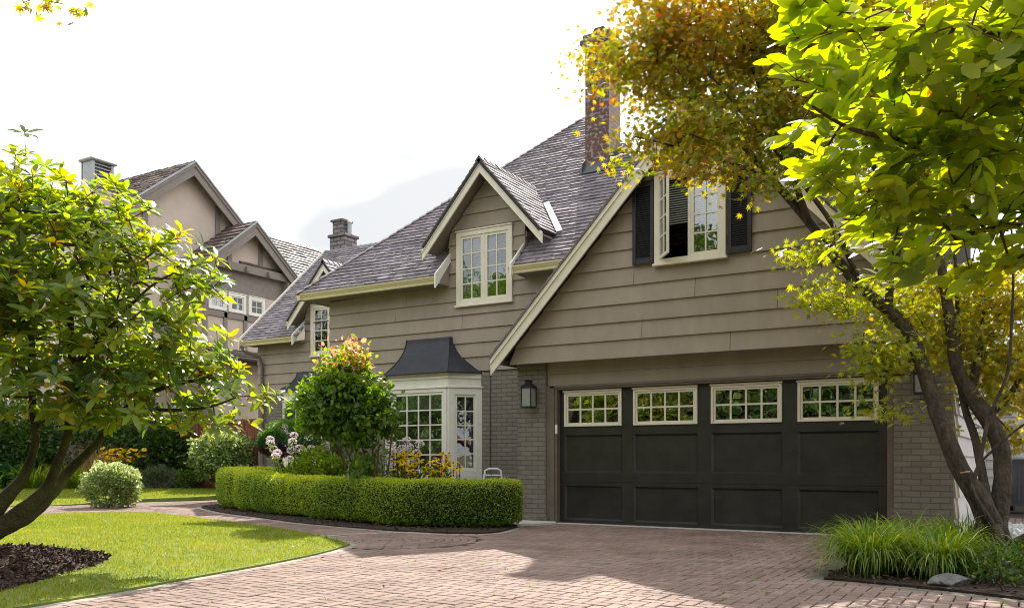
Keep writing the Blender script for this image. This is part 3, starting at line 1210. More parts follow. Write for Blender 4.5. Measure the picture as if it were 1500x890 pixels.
# -- main hip roof
T_ = 4.42
sl = math.hypot(1, m_)
Vf = Vector((0, 1, m_)) / sl
hx0, hx1 = -6.43, -6.43 + 2 * T_ + .05
mb = MB()
polyf = [(hx0, 0), (hx1, 0), (hx0 + T_ + .05, T_ * sl), (hx0 + T_, T_ * sl)]
shingles(mb, (0, EY, EZ), X, Vf, polyf, expo=.125, notch=(DX0, DX1, (YW - EY) * sl))
# left, right and back slopes
shingles(mb, (hx0, EY, EZ), Y, Vector((1, 0, m_)), [(0, 0), (2 * T_, 0), (T_, T_ * sl)], expo=.125)
shingles(mb, (hx1, EY, EZ), Y, Vector((-1, 0, m_)), [(0, 0), (2 * T_, 0), (T_, T_ * sl)], expo=.125)
shingles(mb, (0, EY + 2 * T_, EZ), X, Vector((0, -1, m_)), [(hx0, 0), (hx1, 0), (hx0 + T_ + .05, T_ * sl), (hx0 + T_, T_ * sl)], expo=.25)
ap = Vector((hx0 + T_, EY + T_, EZ + m_ * T_))
caps(mb, (hx0, EY, EZ), ap, (.3, -.7, -.55), (-.7, .3, -.55), wd=.11)
caps(mb, (hx1, EY, EZ), ap + X * .05, (-.3, -.7, -.55), (.7, .3, -.55), wd=.11)
mb.build('roof', [M['shingle'], M['shingledark']], house)

# -- dormer roofs (prism roof with barge boards)
def dormer(xc, yb, zt, pitch, half, back, name='dormer_roof'):
    s2 = math.hypot(1, pitch)
    mb = MB()
    for sg in (-1, 1):
        O = (xc + sg * half, yb, zt - pitch * half)
        V = Vector((-sg, 0, pitch))
        shingles(mb, O, Y, V, [(0, 0), (back, 0), (back, half * s2), (0, half * s2)], expo=.125, thick=.018)
    caps(mb, (xc, yb, zt), (xc, yb + back, zt), (-.66, 0, -.74), (.66, 0, -.74), wd=.12)
    # dark shingle edge seen from below
    r = mb.build(name, [M['shingle'], M['shingledark']], house)
    mb = MB()
    bw = .20
    for sg in (-1, 1):
        def q(t, dz): return (xc + sg * half * t, 0, zt - pitch * half * t + dz)
        for (y0, y1, a, b) in ((yb + .03, yb + .06, -.055, -.055 - bw * 1.0), (yb + .012, yb + .032, -.055, -.115)):
            P_ = [q(0, a), q(1.0, a), q(1.0, b), q(0, b)]
            mb.prism([Vector((p[0], y0, p[2])) for p in P_], (0, y1 - y0, 0))
    mb.build('barge_board', M['trim'], r)
    mb = MB()
    for sg in (-1, 1):
        def q(t, dz): return (xc + sg * half * t, 0, zt - pitch * half * t + dz)
        P_ = [q(0, -.11), q(.98, -.11), q(.98, -.13), q(0, -.13)]
        mb.prism([Vector((p[0], yb + .062, p[2])) for p in P_], (0, .6, 0))
    mb.build('soffit', M['soffit'], r)
    return r


dormer(DAX, .70, DAZ + .06, DP, 1.28, 2.6)
# bright metal valley flashing on the right of the dormer
mb = MB()
def valley(x):  # dormer right slope meets main slope
    z = DAZ + .06 - DP * (x - DAX)
    return Vector((x, EY + (z - EZ) / m_, z + .045))
a, b = valley(-1.50), valley(-.76)
mb.prism([a + Vector((.0, 0, 0)), b, b + Vector((.11, .03, .02)), a + Vector((.09, .05, .04))], (0, 0, .008))
mb.build('valley_flashing', M['flash'], house)
window(house, (win[0], YW, win[2]), win[1] - win[0], win[3] - win[2], sashes=2, cols=2, rows=4, casing=.085, mat=M['trim'], label='upper white window set in the front dormer', blind=('slats', .1, (.06, .62)), depth=.055)
# gutters, soffits, rake returns
mb = MB()
gutter(mb, (-6.45, EY - .03), (DX0 + .03, EY - .03), EZ - .015)
mb.build('gutter', M['gutter'], house)
mb = MB()
gutter(mb, (DX1 - .09, EY - .03), (-.30, EY - .03), EZ - .015)
mb.build('gutter', M['gutter'], house)
mb = MB()
gutter(mb, (-6.45, 4.2), (-6.45, EY - .03), EZ - .015, out=(-1, 0, 0))
mb.build('gutter', M['gutter'], house)
mb = MB()
mb.box(-6.38, DX0, EY + .1, YW, EZ - .14, EZ - .11)
mb.box(DX1, .6, EY + .1, YW, EZ - .14, EZ - .11)
mb.box(-6.38, -5.94, YW, 4.2, EZ - .14, EZ - .11)
mb.build('soffit', M['soffit'], house)
for xx in (DX0, DX1 - .035):
    mb = MB()
    a = [(xx, EY - .06, EZ + .02), (xx, YW + .0, EZ + .02 + m_ * (YW - EY + .06)), (xx, YW + .0, EZ - .14 + m_ * (YW - EY + .06)), (xx, EY - .06, EZ - .24)]
    mb.prism(a, (.035, 0, 0))
    mb.build('rake_return', M['trimwhite'], house)
for xx in (DX0 - .02, DX1 + .02):
    mb = MB()
    mb.prism([(xx, EY + .02, EZ - .14), (xx, EY + .1, EZ), (xx, YW, EZ + m_ * (YW - EY)), (xx, YW, EZ - .14)], (.012, 0, 0))
    mb.build('eave_end', M['siding'], house)
# chimney
mb = MB()
CX0, CX1, CY0, CY1 = -1.03, -.52, 3.0, 3.55
def chim_box(mb, x0, x1, y0, y1, z0, z1):
    mb.box(x0, x1, y0, y1, z0, z1)
mb.mi = 0
n = len(mb.v)
chim_box(mb, CX0, CX1, CY0, CY1, 5.6, 9.0)
mb.m[3] = 1      # its side towards the garage is paler brick, its sunlit look painted in
for dz, g in ((9.0, .04), (9.1, .08), (9.2, .04)):
    chim_box(mb, CX0 - g, CX1 + g, CY0 - g, CY1 + g, dz, dz + .1)
ch = mb.build('chimney', [M['chimbrick'], M['litbrick']], house)
mb = MB()
mb.box(CX0 + .06, CX1 - .06, CY0 + .1, CY1 - .1, 9.3, 9.36, .02)
mb.prism([(CX0 + .1, CY0 + .1, 9.36), (CX1 - .1, CY0 + .1, 9.36), ((CX0 + CX1) / 2 + .1, CY0 + .1, 9.46), ((CX0 + CX1) / 2 - .1, CY0 + .1, 9.46)], (0, .35, 0))
mb.build('chimney_cap', M['lead'], ch)
mb = MB()
zf = EZ + m_ * (CY0 - EY)
mb.prism([(CX0 - .06, CY0 - .14, zf - .08), (CX1 + .10, CY0 - .14, zf - .08), (CX1 + .10, CY0 - .015, zf + .13), (CX0 - .06, CY0 - .015, zf + .13)], (0, .01, .012))
for xx in (CX0 - .015, CX1):
    mb.prism([(xx, CY0 - .14, zf - .05), (xx, CY1, zf + .5), (xx, CY1, zf + .66), (xx, CY0 - .1, zf + .14)], (.015, 0, 0))
mb.build('flashing', M['lead'], ch)

# -- bay window
def bay(x0, x1, yw, dep, ztop, zsill, rtop, parent, cols=4, rows=5, rx=(.55, .65)):
    """canted bay: angled sides at 45 degrees"""
    root = MB()
    xa, xb = x0 + dep, x1 - dep
    yf = yw - dep
    # base, sill, frieze, corner posts as one white frame
    def ring(mb, grow, z0, z1):
        mb.prism([(x0 - grow, yw, z0), (x1 + grow, yw, z0), (xb + grow * .45, yf - grow, z0), (xa - grow * .45, yf - grow, z0)], (0, 0, z1 - z0))
    mb = MB()
    ring(mb, -.02, -.02, zsill - .08)
    base = mb.build('bay_base', M['brick'], parent)
    mb = MB()
    ring(mb, .05, zsill - .08, zsill)
    ring(mb, .0, ztop - .30, ztop)
    ring(mb, .025, ztop - .12, ztop - .085)
    ring(mb, .03, ztop - .03, ztop + .0)
    # posts
    for (cx_, cy_) in ((xa, yf), (xb, yf)):
        mb.lathe([(.075, zsill), (.075, ztop - .3)], (cx_ + (.03 if cx_ == xa else -.03), cy_ + .06), 8)
    for sg, xe in ((1, x0), (-1, x1)):
        mb.prism([(xe, yw, zsill), (xe + sg * .12, yw, zsill), (xe + sg * .17, yw - .05, zsill), (xe + sg * .05, yw - .05, zsill)], (0, 0, ztop - .3 - zsill))
    b = mb.build('bay_window', M['trimwhite'], parent)
    H = ztop - .3 - zsill
    window(b, (xa + .02, yf, zsill), xb - xa - .04, H, 0, 1, cols, rows, casing=.07, depth=.03, name='front_window', sash=.05, blind=('shade', H * .74), sill=False)
    L = dep * math.sqrt(2)
    window(b, (xb + .0, yf + .0, zsill), L, H, PI / 4, 1, 2, rows, casing=.12, depth=.03, name='side_window', sash=.045, sill=False)
    window(b, (x0, yw, zsill), L, H, -PI / 4, 1, 2, rows, casing=.12, depth=.03, name='side_window', sash=.045, sill=False)
    # swept roof
    mb = MB()
    steps = 9
    prof = []
    for i in range(steps + 1):
        t = i / steps
        g = (1 - t) ** 1.9          # flare
        z = ztop + .0 + (rtop - ztop) * t
        ex0 = (x0 - .08) * g + (x0 + rx[0]) * (1 - g)
        ex1 = (x1 + .01) * g + (x1 - rx[1]) * (1 - g)
        fx0 = (xa - .06) * g + (x0 + rx[0] + .02) * (1 - g)
        fx1 = (xb + .06) * g + (x1 - rx[1] - .02) * (1 - g)
        fy = (yf - .10) * g + (yw - .10) * (1 - g)
        prof.append([(ex0, yw - .02, z), (fx0, fy, z), (fx1, fy, z), (ex1, yw - .02, z)])
    for i in range(steps):
        for j in range(3):
            mb.quad(prof[i][j], prof[i][j + 1], prof[i + 1][j + 1], prof[i + 1][j])
    mb.poly(prof[-1])
    mb.poly(prof[0][::-1])
    p0 = prof[0]
    for j in range(3):
        a, b2 = Vector(p0[j]), Vector(p0[j + 1])
        mb.quad(a - Z * .03, b2 - Z * .03, b2, a)
    # standing seams on the two hips
    for j in (1, 2):
        mb.tube([Vector(p[j]) + Vector((0, -.004, .004)) for p in prof], .009, 6)
    mb.tube([Vector(p0[0]) - Z * .015, Vector(p0[1]) - Z * .015 - Y * .004, Vector(p0[2]) - Z * .015 - Y * .004, Vector(p0[3]) - Z * .015], .016, 6)
    mb.build('bay_roof', M['bayroof'], b)
    return b


bay(-4.45, -2.2, YW, .45, 2.62, .72, 3.31, house)
bay(-10.42, -8.1, 4.2, .45, 2.78, .9, 3.25, house, rows=4)

# -- garage wing
GAX, GAZ, GP = 2.45, 6.24, 1.055
def groof(x): return GAZ - GP * abs(x - GAX)
gw = (1.775, 2.835, 3.86, 5.16)
def gxl(z): return max(-.72, GAX - (GAZ - .2 - z) / GP)
def gxr(z): return min(5.62, GAX + (GAZ - .2 - z) / GP)
mb = MB()
lap(mb, (0, -.35, 0), X, -Y, gxl, gxr, 2.535, 6.0, holes=[gw], base=2.535, expo=.268)
# side wall of the garage towards the right boundary
lap(mb, (5.66, 0, 0), Y, X, lambda z: -.1, lambda z: 7.0, .0, 2.62)
lap(mb, (-.72, 0, 0), Y, -X, lambda z: -.1, lambda z: 1.1, 2.5, 2.7)
mb.build('garage_siding', M['siding'], house)
# pale siding on the boundary side
mb = MB()
lap(mb, (5.685, 0, 0), Y, X, lambda z: .15, lambda z: 7.0, .0, 2.6)
mb.build('side_siding', M['paleside'], house)
mb = MB()
mb.box(-.72, -.20, -.12, .1, .10, 2.6)
mb.box(-.72, -.5, .1, YW, .10, 2.6)
mb.build('brick_pier', M['brick'], house)
mb = MB()
mb.box(4.97, 5.66, -.12, .1, .10, 2.6)
mb.build('brick_pier', M['brick'], house)
for xa, xb in ((-.75, -.17), (4.94, 5.69)):
    mb = MB()
    mb.box(xa, xb, -.15, .1, -.02, .10, .01)
    mb.build('foundation', M['foundation'], house)
# recessed boards over the door and the jambs
mb = MB()
mb.box(-.20, 4.97, -.06, .12, 2.38, 2.60)
mb.box(-.20, 4.97, -.045, .12, 2.19, 2.378)
mb.box(-.72, 5.64, -.34, .1, 2.60, 2.63)
mb.build('door_lintel', M['siding'], house)
mb = MB()
for (x0, x1) in ((-.20, -.005), (4.885, 4.97)):
    mb.box(x0, x1, -.10, .12, 0, 2.19, .004)
mb.box(-.12, -.045, -.118, -.10, 0, 2.19, .003)
mb.box(-.005, 4.885, -.10, .12, 2.12, 2.19, .004)
mb.box(-.12, 4.97, -.118, -.10, 2.15, 2.185, .003)
mb.box(-.02, 0, -.055, .1, 0, 2.12)
mb.build('door_jamb', M['taupe'], house)
# garage roof
mb = MB()
gs = math.hypot(1, GP)
half = GAX + .922 + .02
for sg in (-1, 1):
    shingles(mb, (GAX + sg * half, -.62, GAZ - GP * half), Y, Vector((-sg, 0, GP)), [(0, 0), (7.2, 0), (7.2, half * gs), (0, half * gs)], expo=.14, wmin=.15, wmax=.34)
caps(mb, (GAX, -.62, GAZ), (GAX, 6.5, GAZ), (-.66, 0, -.74), (.66, 0, -.74), wd=.12)
gr = mb.build('garage_roof', [M['shingle'], M['shingledark']], house)
mb = MB()
for sg in (-1, 1):
    def q(t, dz): return (GAX + sg * half * t, 0, GAZ - GP * half * t + dz)
    for (y0, y1, a, b) in ((-.60, -.565, -.05, -.305), (-.622, -.598, -.05, -.13)):
        P_ = [q(0, a), q(1.0, a), q(1.0, b), q(0, b)]
        mb.prism([Vector((p[0], y0, p[2])) for p in P_], (0, y1 - y0, 0))
mb.build('barge_board', M['trim'], gr)
mb = MB()
for sg in (-1, 1):
    def q(t, dz): return (GAX + sg * half * t, 0, GAZ - GP * half * t + dz)
    P_ = [q(0, -.10), q(.97, -.10), q(.97, -.12), q(0, -.12)]
    mb.prism([Vector((p[0], -.565, p[2])) for p in P_], (0, .3, 0))
    P_ = [q(0, -.03), q(1, -.03), q(1, -.05), q(0, -.05)]
    mb.prism([Vector((p[0], -.635, p[2])) for p in P_], (0, .2, 0))
mb.build('soffit', M['taupe'], gr)
# upper garage window with one sash open, and louvred shutters
window(house, (gw[0], -.38, gw[2]), gw[1] - gw[0], gw[3] - gw[2], sashes=2, cols=2, rows=4, casing=.08, mat=M['trim'], label='casement window of the garage gable with one sash open', blind=('slats', .55, (.08, .98)), depth=.05, open_left=True, mun=.02, sash=.042)


def shutter(x0, w, z0, h, y):
    mb = MB()
    t = .055
    mb.box(0, t, 0, .035, 0, h, .003)
    mb.box(w - t, w, 0, .035, 0, h, .003)
    mb.box(t, w - t, 0, .035, 0, .09, .003)
    mb.box(t, w - t, 0, .035, h - .09, h, .003)
    mb.box(t, w - t, .03, .034, .05, h - .05)
    o = mb.build('shutter', M['shutter'], house, (x0, y, z0))
    mb = MB()
    z = .095
    while z < h - .11:
        mb.prism([(t, .006, z), (t, .03, z + .022), (t, .03, z + .028), (t, .006, z + .007)], (w - 2 * t, 0, 0))
        z += .031
    mb.build('louvre', M['shutter'], o)
    return o


shutter(1.43, .335, 3.88, 1.22, -.425)
shutter(2.86, .335, 3.88, 1.22, -.425)

# garage door
mb = MB()
DW, DH = 4.885, 2.12
wx = [(.085, 1.079), (1.272, 2.286), (2.492, 3.509), (3.723, 4.77)]
mb.box(0, DW, .035, .06, 0, .66)
mb.box(0, DW, .035, .06, .664, 1.41)
# stiles and rails proud of the panels
rails = [(0.0, .055), (.655, .662), (.666, .82), (1.405, 1.50)]
zr = [(.0, .06), (.60, .66), (.664, .81), (1.40, 1.53), (2.09, DH)]
for a, b in zr:
    mb.box(0, DW, .0, .036, a, b)
xs = [0] + [v for p in wx for v in p] + [DW]
for i in range(0, len(xs), 2):
    for a, b in ((.06, .60), (.81, 1.40), (1.53, 2.09)):
        mb.box(xs[i], xs[i + 1], 0.0, .036, a, b)
# bevelled moulding inside each panel
for (a, b) in wx:
    for (z0, z1) in ((.06, .60), (.81, 1.40)):
        t = .028
        mb.prism([(a, .002, z0), (a, .034, z0 + .0), (a, .034, z0 + t)], (b - a, 0, 0))
        mb.prism([(a, .002, z1), (a, .034, z1 - t), (a, .034, z1)], (b - a, 0, 0))
        mb.prism([(a, .002, z0), (a + t, .034, z0), (a, .034, z0)], (0, 0, z1 - z0))
        mb.prism([(b, .002, z0), (b, .034, z0), (b - t, .034, z0)], (0, 0, z1 - z0))
gd = mb.build('garage_door', M['door'], house)
mb = MB()
mb.box(0, DW, .01, .05, -.012, .0)
mb.build('bottom_seal', M['lead'], gd)
for (a, b) in wx:
    window(gd, (a - .0, -.012, 1.535), b - a, .545, 0, 1, 4, 2, casing=.035, mat=M['trim'], glass=M['garglass'], depth=.018, name='door_window', sash=.03, mun=.026, sill=False)
mb = MB()
mb.box(-.02, .02, -.14, -.118, 1.42, 1.57, .006)
kp = mb.build('door_keypad', M['white'], house)


def lantern(x, y, z):
    mb = MB()
    w2, d = .085, .085
    mb.box(x - .045, x + .045, y + .09, y + .155, z + .05, z + .33, .006)     # back plate
    mb.box(x - w2 - .01, x + w2 + .01, y - d - .01, y + d + .01, z, z + .022, .004)
    mb.box(x - w2 - .014, x + w2 + .014, y - d - .014, y + d + .014, z + .315, z + .335, .004)
    for sx in (-1, 1):
        for sy in (-1, 1):
            mb.box(x + sx * w2 - .008, x + sx * w2 + .008, y + sy * d - .008, y + sy * d + .008, z + .022, z + .315)
    # pyramid roof with chimney
    n = len(mb.v)
    a, h = w2 + .012, .04
    for (r, zz) in ((a, z + .335), (a * .75, z + .365), (.042, z + .39), (.042, z + .42), (.058, z + .43), (.03, z + .445)):
        for sx, sy in ((-1, -1), (1, -1), (1, 1), (-1, 1)): mb.v.append((x + sx * r, y + sy * r, zz))
    for k in range(5):
        for j in range(4):
            p, q2 = n + k * 4 + j, n + k * 4 + (j + 1) % 4
            mb.f.append((p, q2, q2 + 4, p + 4))
            mb.m.append(0)
    mb.f.append((n + 20, n + 21, n + 22, n + 23))
    mb.m.append(0)
    o = mb.build('wall_lantern', M['blackmetal'], house)
    mb = MB()
    mb.box(x - w2 + .004, x + w2 - .004, y - d + .002, y - d + .005, z + .025, z + .313)
    mb.box(x + w2 - .005, x + w2 - .002, y - d + .006, y + d - .006, z + .025, z + .313)
    mb.box(x - w2 + .002, x - w2 + .005, y - d + .006, y + d - .006, z + .025, z + .313)
    mb.build('lantern_glass', M['lampglass'], o)
    mb = MB()
    mb.lathe([(.012, z + .022), (.012, z + .12), (.016, z + .13), (.018, z + .16), (.004, z + .2)], (x, y), 8)
    mb.build('candle', M['candle'], o)
    return o


lantern(-.42, -.28, 1.84)
lantern(5.32, -.28, 1.84)
# downpipes
mb = MB()
mb.tube([(-.78, .60, 2.72), (-.78, .5, 2.60), (-.80, .45, 2.50), (-.80, .9, 2.40), (-.80, 1.02, 2.3), (-.80, 1.02, 2.2)], .035, 8)
mb.build('downpipe', M['taupe'], house)
mb = MB()
mb.tube([(-11.55, 3.75, 4.02), (-11.5, 3.8, 3.9), (-11.2, 4.08, 3.72), (-11.15, 4.12, 3.5), (-11.15, 4.12, .1)], .042, 8)
mb.build('downpipe', M['taupe'], house)
mb = MB()
gutter(mb, (GAX - half - .0, 6), (GAX - half - .0, -.5), groof(GAX - half) - .03, out=(-1, 0, 0), hgt=.09, dep=.08)
mb.build('gutter', M['taupe'], house)
mb = MB()
gutter(mb, (GAX + half, 6), (GAX + half, -.5), groof(GAX + half) - .03, out=(1, 0, 0), hgt=.09, dep=.08)
mb.build('gutter', M['taupe'], house)

# -- left wing
WE = (-11.62, 3.8, 4.16)
wm = .93
ws = math.hypot(1, wm)
WD0, WD1, WAX, WAZ = -9.66, -7.85, -8.72, 5.93
RT = 3.25
mb = MB()
shingles(mb, WE, X, Vector((0, 1, wm)), [(0, 0), (8.5, 0), (8.5, RT * ws), (0, RT * ws)], expo=.125, notch=(WD0 - WE[0], WD1 - WE[0], .4 * ws))
shingles(mb, (WE[0], WE[1] + 2 * RT, WE[2]), X, Vector((0, -1, wm)), [(0, 0), (8.5, 0), (8.5, RT * ws), (0, RT * ws)], expo=.25)
caps(mb, (WE[0], WE[1] + RT, WE[2] + wm * RT), (WE[0] + 8, WE[1] + RT, WE[2] + wm * RT), (0, -.7, -.7), (0, .7, -.7), wd=.12)
mb.build('wing_roof', [M['shingle'], M['shingledark']], house)
wwin = (-9.43, -8.15, 3.66, 4.95)
def wxl(z):
    if z < 4.1: return -11.38
    return max(WD0, WAX - (WAZ - .1 - z) / DP)
def wxr(z):
    if z < 4.1: return -5.94
    return min(WD1, WAX + (WAZ - .1 - z) / DP)
mb = MB()
lap(mb, (0, 4.2, 0), X, -Y, wxl, wxr, 2.75, 4.1, holes=[wwin], base=2.75, expo=.262)
lap(mb, (0, 4.2, 0), X, -Y, wxl, wxr, 4.1, 5.75, holes=[wwin], base=2.75, expo=.262)
mb.build('wing_siding', M['siding'], house)
mb = MB()
mb.box(-11.38, -10.40, 4.2, 4.4, -.02, 2.75)
mb.box(-11.38, -11.18, 4.4, 10, -.02, 4.2)
mb.build('wing_brick', M['brick'], house)
mb = MB()
mb.box(-8.12, -5.9, 4.2, 4.4, -.02, 2.75)
mb.build('wing_brick', M['brick'], house)
dormer(WAX, 3.83, WAZ + .05, DP, 1.25, 2.3, name='wing_dormer_roof')
window(house, (wwin[0], 4.2, wwin[2]), wwin[1] - wwin[0], wwin[3] - wwin[2], sashes=2, cols=2, rows=4, casing=.085, mat=M['trim'], label='white dormer window of the left wing', blind=('curtain', 0), depth=.055)
mb = MB()
gutter(mb, (WE[0], WE[1] - .03), (WD0, WE[1] - .03), WE[2] - .015)
mb.build('gutter', M['gutter'], house)
for xx in (WD0 - .03,):
    mb = MB()
    a = [(xx, 3.74, WE[2] + .02), (xx, 4.2, WE[2] + .02 + wm * .46), (xx, 4.2, WE[2] - .14 + wm * .46), (xx, 3.74, WE[2] - .24)]
    mb.prism(a, (.035, 0, 0))
    mb.build('rake_return', M['trimwhite'], house)
mb = MB()
a = [(WE[0] - .03, 3.74, WE[2] + .03), (WE[0] - .03, 3.8 + RT, WE[2] + .03 + wm * (RT + .06)), (WE[0] - .03, 3.8 + RT, WE[2] - .15 + wm * (RT + .06)), (WE[0] - .03, 3.74, WE[2] - .26)]
mb.prism(a, (.03, 0, 0))
mb.build('rake_board', M['trimwhite'], house)
mb = MB()
mb.box(-11.5, WD0, 3.9, 4.2, WE[2] - .14, WE[2] - .11)
mb.build('soffit', M['soffit'], house)
mb = MB()
c0 = at(481, 362, 28.3)
c1 = at(519, 362, 27.6)
mb.box(-12.05, -11.45, 7.7, 8.25, 6.2, 7.80)
mb.box(-12.10, -11.40, 7.65, 8.30, 7.80, 7.88)
mb.box(-11.98, -11.60, 7.75, 8.15, 7.88, 8.28)
mb.box(-12.03, -11.55, 7.70, 8.20, 8.28, 8.34)
wc = mb.build('stone_chimney', M['stonechim'], house)
mb = MB()
mb.lathe([(.07, 7.88), (.07, 8.2), (.09, 8.22), (.09, 8.27), (.02, 8.32)], (-11.48, 7.95), 12)
mb.build('flue_cowl', M['metalgrey'], wc)

# inside walls and floors that close the building
mb = MB()
mb.box(-5.7, 5.6, 4.2, 4.3, 0, 6)
mb.box(-5.74, -.72, 1.3, 4.2, 2.66, 2.7)
mb.box(5.3, 5.4, .2, 4.2, 0, 2.6)
mb.box(-11.1, -5.9, 7, 7.1, 0, 5.5)
mb.box(-11.3, -5.9, 4.6, 9, 2.76, 2.8)
mb.box(-11.1, 5.6, 9.4, 9.5, 0, 4.4)
mb.box(5.55, 5.6, 4.2, 9.4, 0, 4.4)
mb.box(-.4, 5.3, .12, 4.2, 2.62, 2.66)
mb.build('inner_wall', M['room'], house)

# ------------------------------------------------------------------ neighbouring house on the left (faces +x)
nb = empty('neighbour_house', (-17, 8, 0), 'tall beige stucco house with taupe timbering and brown tiled gables', 'house')
nb.location = (0, -.45, 0)
def stucco_gable(Xp, yc, zt, pitch, half, z0, wallhalf, name):
    mb = MB()
    zc = zt - pitch * wallhalf - .1
    mb.prism([(Xp, yc - wallhalf, z0), (Xp, yc + wallhalf, z0), (Xp, yc + wallhalf, zc), (Xp, yc, zt - .1), (Xp, yc - wallhalf, zc)], (-5, 0, 0))
    wv = mb.build(name, M['stucco'], nb)
    mb = MB()
    sr = math.hypot(1, pitch)
    for sg in (-1, 1):
        shingles(mb, (Xp + .45, yc + sg * half, zt - pitch * half), -X, Vector((0, -sg, pitch)), [(0, 0), (6, 0), (6, half * sr), (0, half * sr)], expo=.30, wmin=.28, wmax=.33, thick=.045)
    caps(mb, (Xp + .45, yc, zt), (Xp - 5, yc, zt), (0, -.7, -.6), (0, .7, -.6), wd=.16, step=.35)
    rf = mb.build('gable_roof', [M['tile'], M['shingledark']], nb)
    mb = MB()
    for sg in (-1, 1):
        def q(t, dz): return (0, yc + sg * half * t, zt - pitch * half * t + dz)
        for (x0, x1, a, b) in ((Xp + .38, Xp + .43, -.06, -.46), (Xp + .42, Xp + .47, -.03, -.16)):
            P_ = [q(0, a), q(1.0, a), q(1.0, b), q(0, b)]
            mb.prism([Vector((x0, p[1], p[2])) for p in P_], (x1 - x0, 0, 0))
        P_ = [q(0, -.12), q(1.0, -.12), q(1.0, -.14), q(0, -.14)]
        mb.prism([Vector((Xp, p[1], p[2])) for p in P_], (.38, 0, 0))
    mb.build('barge_board', M['timber'], rf)
    mb = MB()
    for sg in (-1, 1):
        def q(t, dz): return (0, yc + sg * half * t, zt - pitch * half * t + dz)
        P_ = [q(0, .02), q(1.01, .02), q(1.01, -.04), q(0, -.04)]
        mb.prism([Vector((Xp + .46, p[1], p[2])) for p in P_], (.05, 0, 0))
    mb.build('edge_flashing', M['metalgrey'], rf)
    return wv


stucco_gable(-18, 7.6, 10.95, .78, 3.6, 0, 3.2, 'wall')
stucco_gable(-17, 9.35, 9.2, .80, 2.15, 0, 1.85, 'wall')
mb = MB()
def tb(y0, y1, z0, z1, xp=-17, d=.05): mb.box(xp, xp + d, y0, y1, z0, z1)
tb(7.45, 11.25, 7.42, 7.68, d=.28)
tb(7.45, 7.62, 0, 7.42)
tb(11.08, 11.25, 0, 7.42)
for y in (8.38, 9.25, 10.3): tb(y - .07, y + .07, 4.4, 6.0)
tb(7.62, 11.08, 6.75, 7.42, d=.03)
tb(7.62, 11.08, 5.8, 5.98)
tb(7.62, 11.08, 4.3, 4.5)
for y in (8.55, 9.95): tb(y - .09, y + .09, 7.68, 8.75 - abs(y - 9.35) * .3)
for y in (6.0, 8.9): tb(y - .1, y + .1, 7.0, 9.9, xp=-18)
tb(4.4, 4.58, 0, 8.3, xp=-18)
tb(4.4, 7.4, 5.2, 5.45, xp=-18)
for y in (8.2, 9.0, 10.0): mb.box(-16.72, -16.6, y, y + .1, 7.45, 7.6)
mb.prism([(-17, 10.95, 7.42), (-16.65, 10.95, 7.42), (-16.7, 10.95, 7.1), (-16.85, 10.95, 6.75), (-17, 10.95, 6.6)], (0, .18, 0))
mb.build('timber_frame', M['timber'], nb)
for y in (7.66, 8.50, 9.38):
    window(nb, (-16.99, y, 6.02), .74, .66, PI / 2, 1, 2, 2, casing=.10, name='window', depth=.06, sash=.04, blind=('curtain', 0), sill=False)
window(nb, (-17.99, 4.8, 2.2), 1.1, 1.3, PI / 2, 2, 2, 3, casing=.10, name='window', depth=.06, sash=.04)
mb = MB()
# main body roof running along y, and its wall
sr = math.hypot(1, .72)
shingles(mb, (-16.9, 9.0, 7.75), Y, Vector((-1, 0, .72)), [(0, 0), (7.1, 0), (7.1, 3.1 * sr), (0, 3.1 * sr)], expo=.30, wmin=.28, wmax=.33, thick=.045)
shingles(mb, (-23.1, 9.0, 7.75), Y, Vector((1, 0, .72)), [(0, 0), (7.1, 0), (7.1, 3.1 * sr), (0, 3.1 * sr)], expo=.4, wmin=.28, wmax=.33, thick=.045)
caps(mb, (-20, 9, 9.98), (-20, 16.1, 9.98), (.8, 0, -.6), (-.8, 0, -.6), wd=.16, step=.35)
shingles(mb, (-16.2, 4.2, 4.35), Y, Vector((-1, 0, .5)), [(0, 0), (11.8, 0), (11.8, 1.0), (0, 1.0)], expo=.25, wmin=.28, wmax=.33, thick=.045)
mb.build('main_roof', [M['tile'], M['shingledark']], nb)
mb = MB()
mb.box(-23, -17.3, 9.3, 16, 0, 7.7)
mb.box(-25, -18.1, 3.2, 8, 0, 8.0)
mb.build('wall', M['stucco'], nb)
mb = MB()
mb.box(-18.45, -18.0, 4.22, 4.84, 5, 9.35)
cs = mb.build('chimney', M['stucco'], nb)
mb = MB()
mb.box(-18.55, -17.92, 4.12, 4.94, 9.3, 9.40, .03)
mb.box(-18.58, -17.88, 4.09, 4.97, 10.08, 10.17, .03)
mb.box(-18.51, -18.45, 4.17, 4.89, 9.40, 10.08)
mb.box(-18.51, -17.96, 4.17, 4.25, 9.40, 10.08)
mb.box(-18.51, -17.96, 4.81, 4.89, 9.40, 10.08)
z = 9.46
while z < 10.04:
    mb.prism([(-17.96, 4.25, z), (-18.03, 4.25, z + .06), (-18.03, 4.25, z + .075), (-17.96, 4.25, z + .015)], (0, .56, 0))
    z += .105
mb.box(-18.3, -18.25, 4.25, 4.81, 9.40, 10.08)
mb.build('louvred_cap', M['metalgrey'], cs)

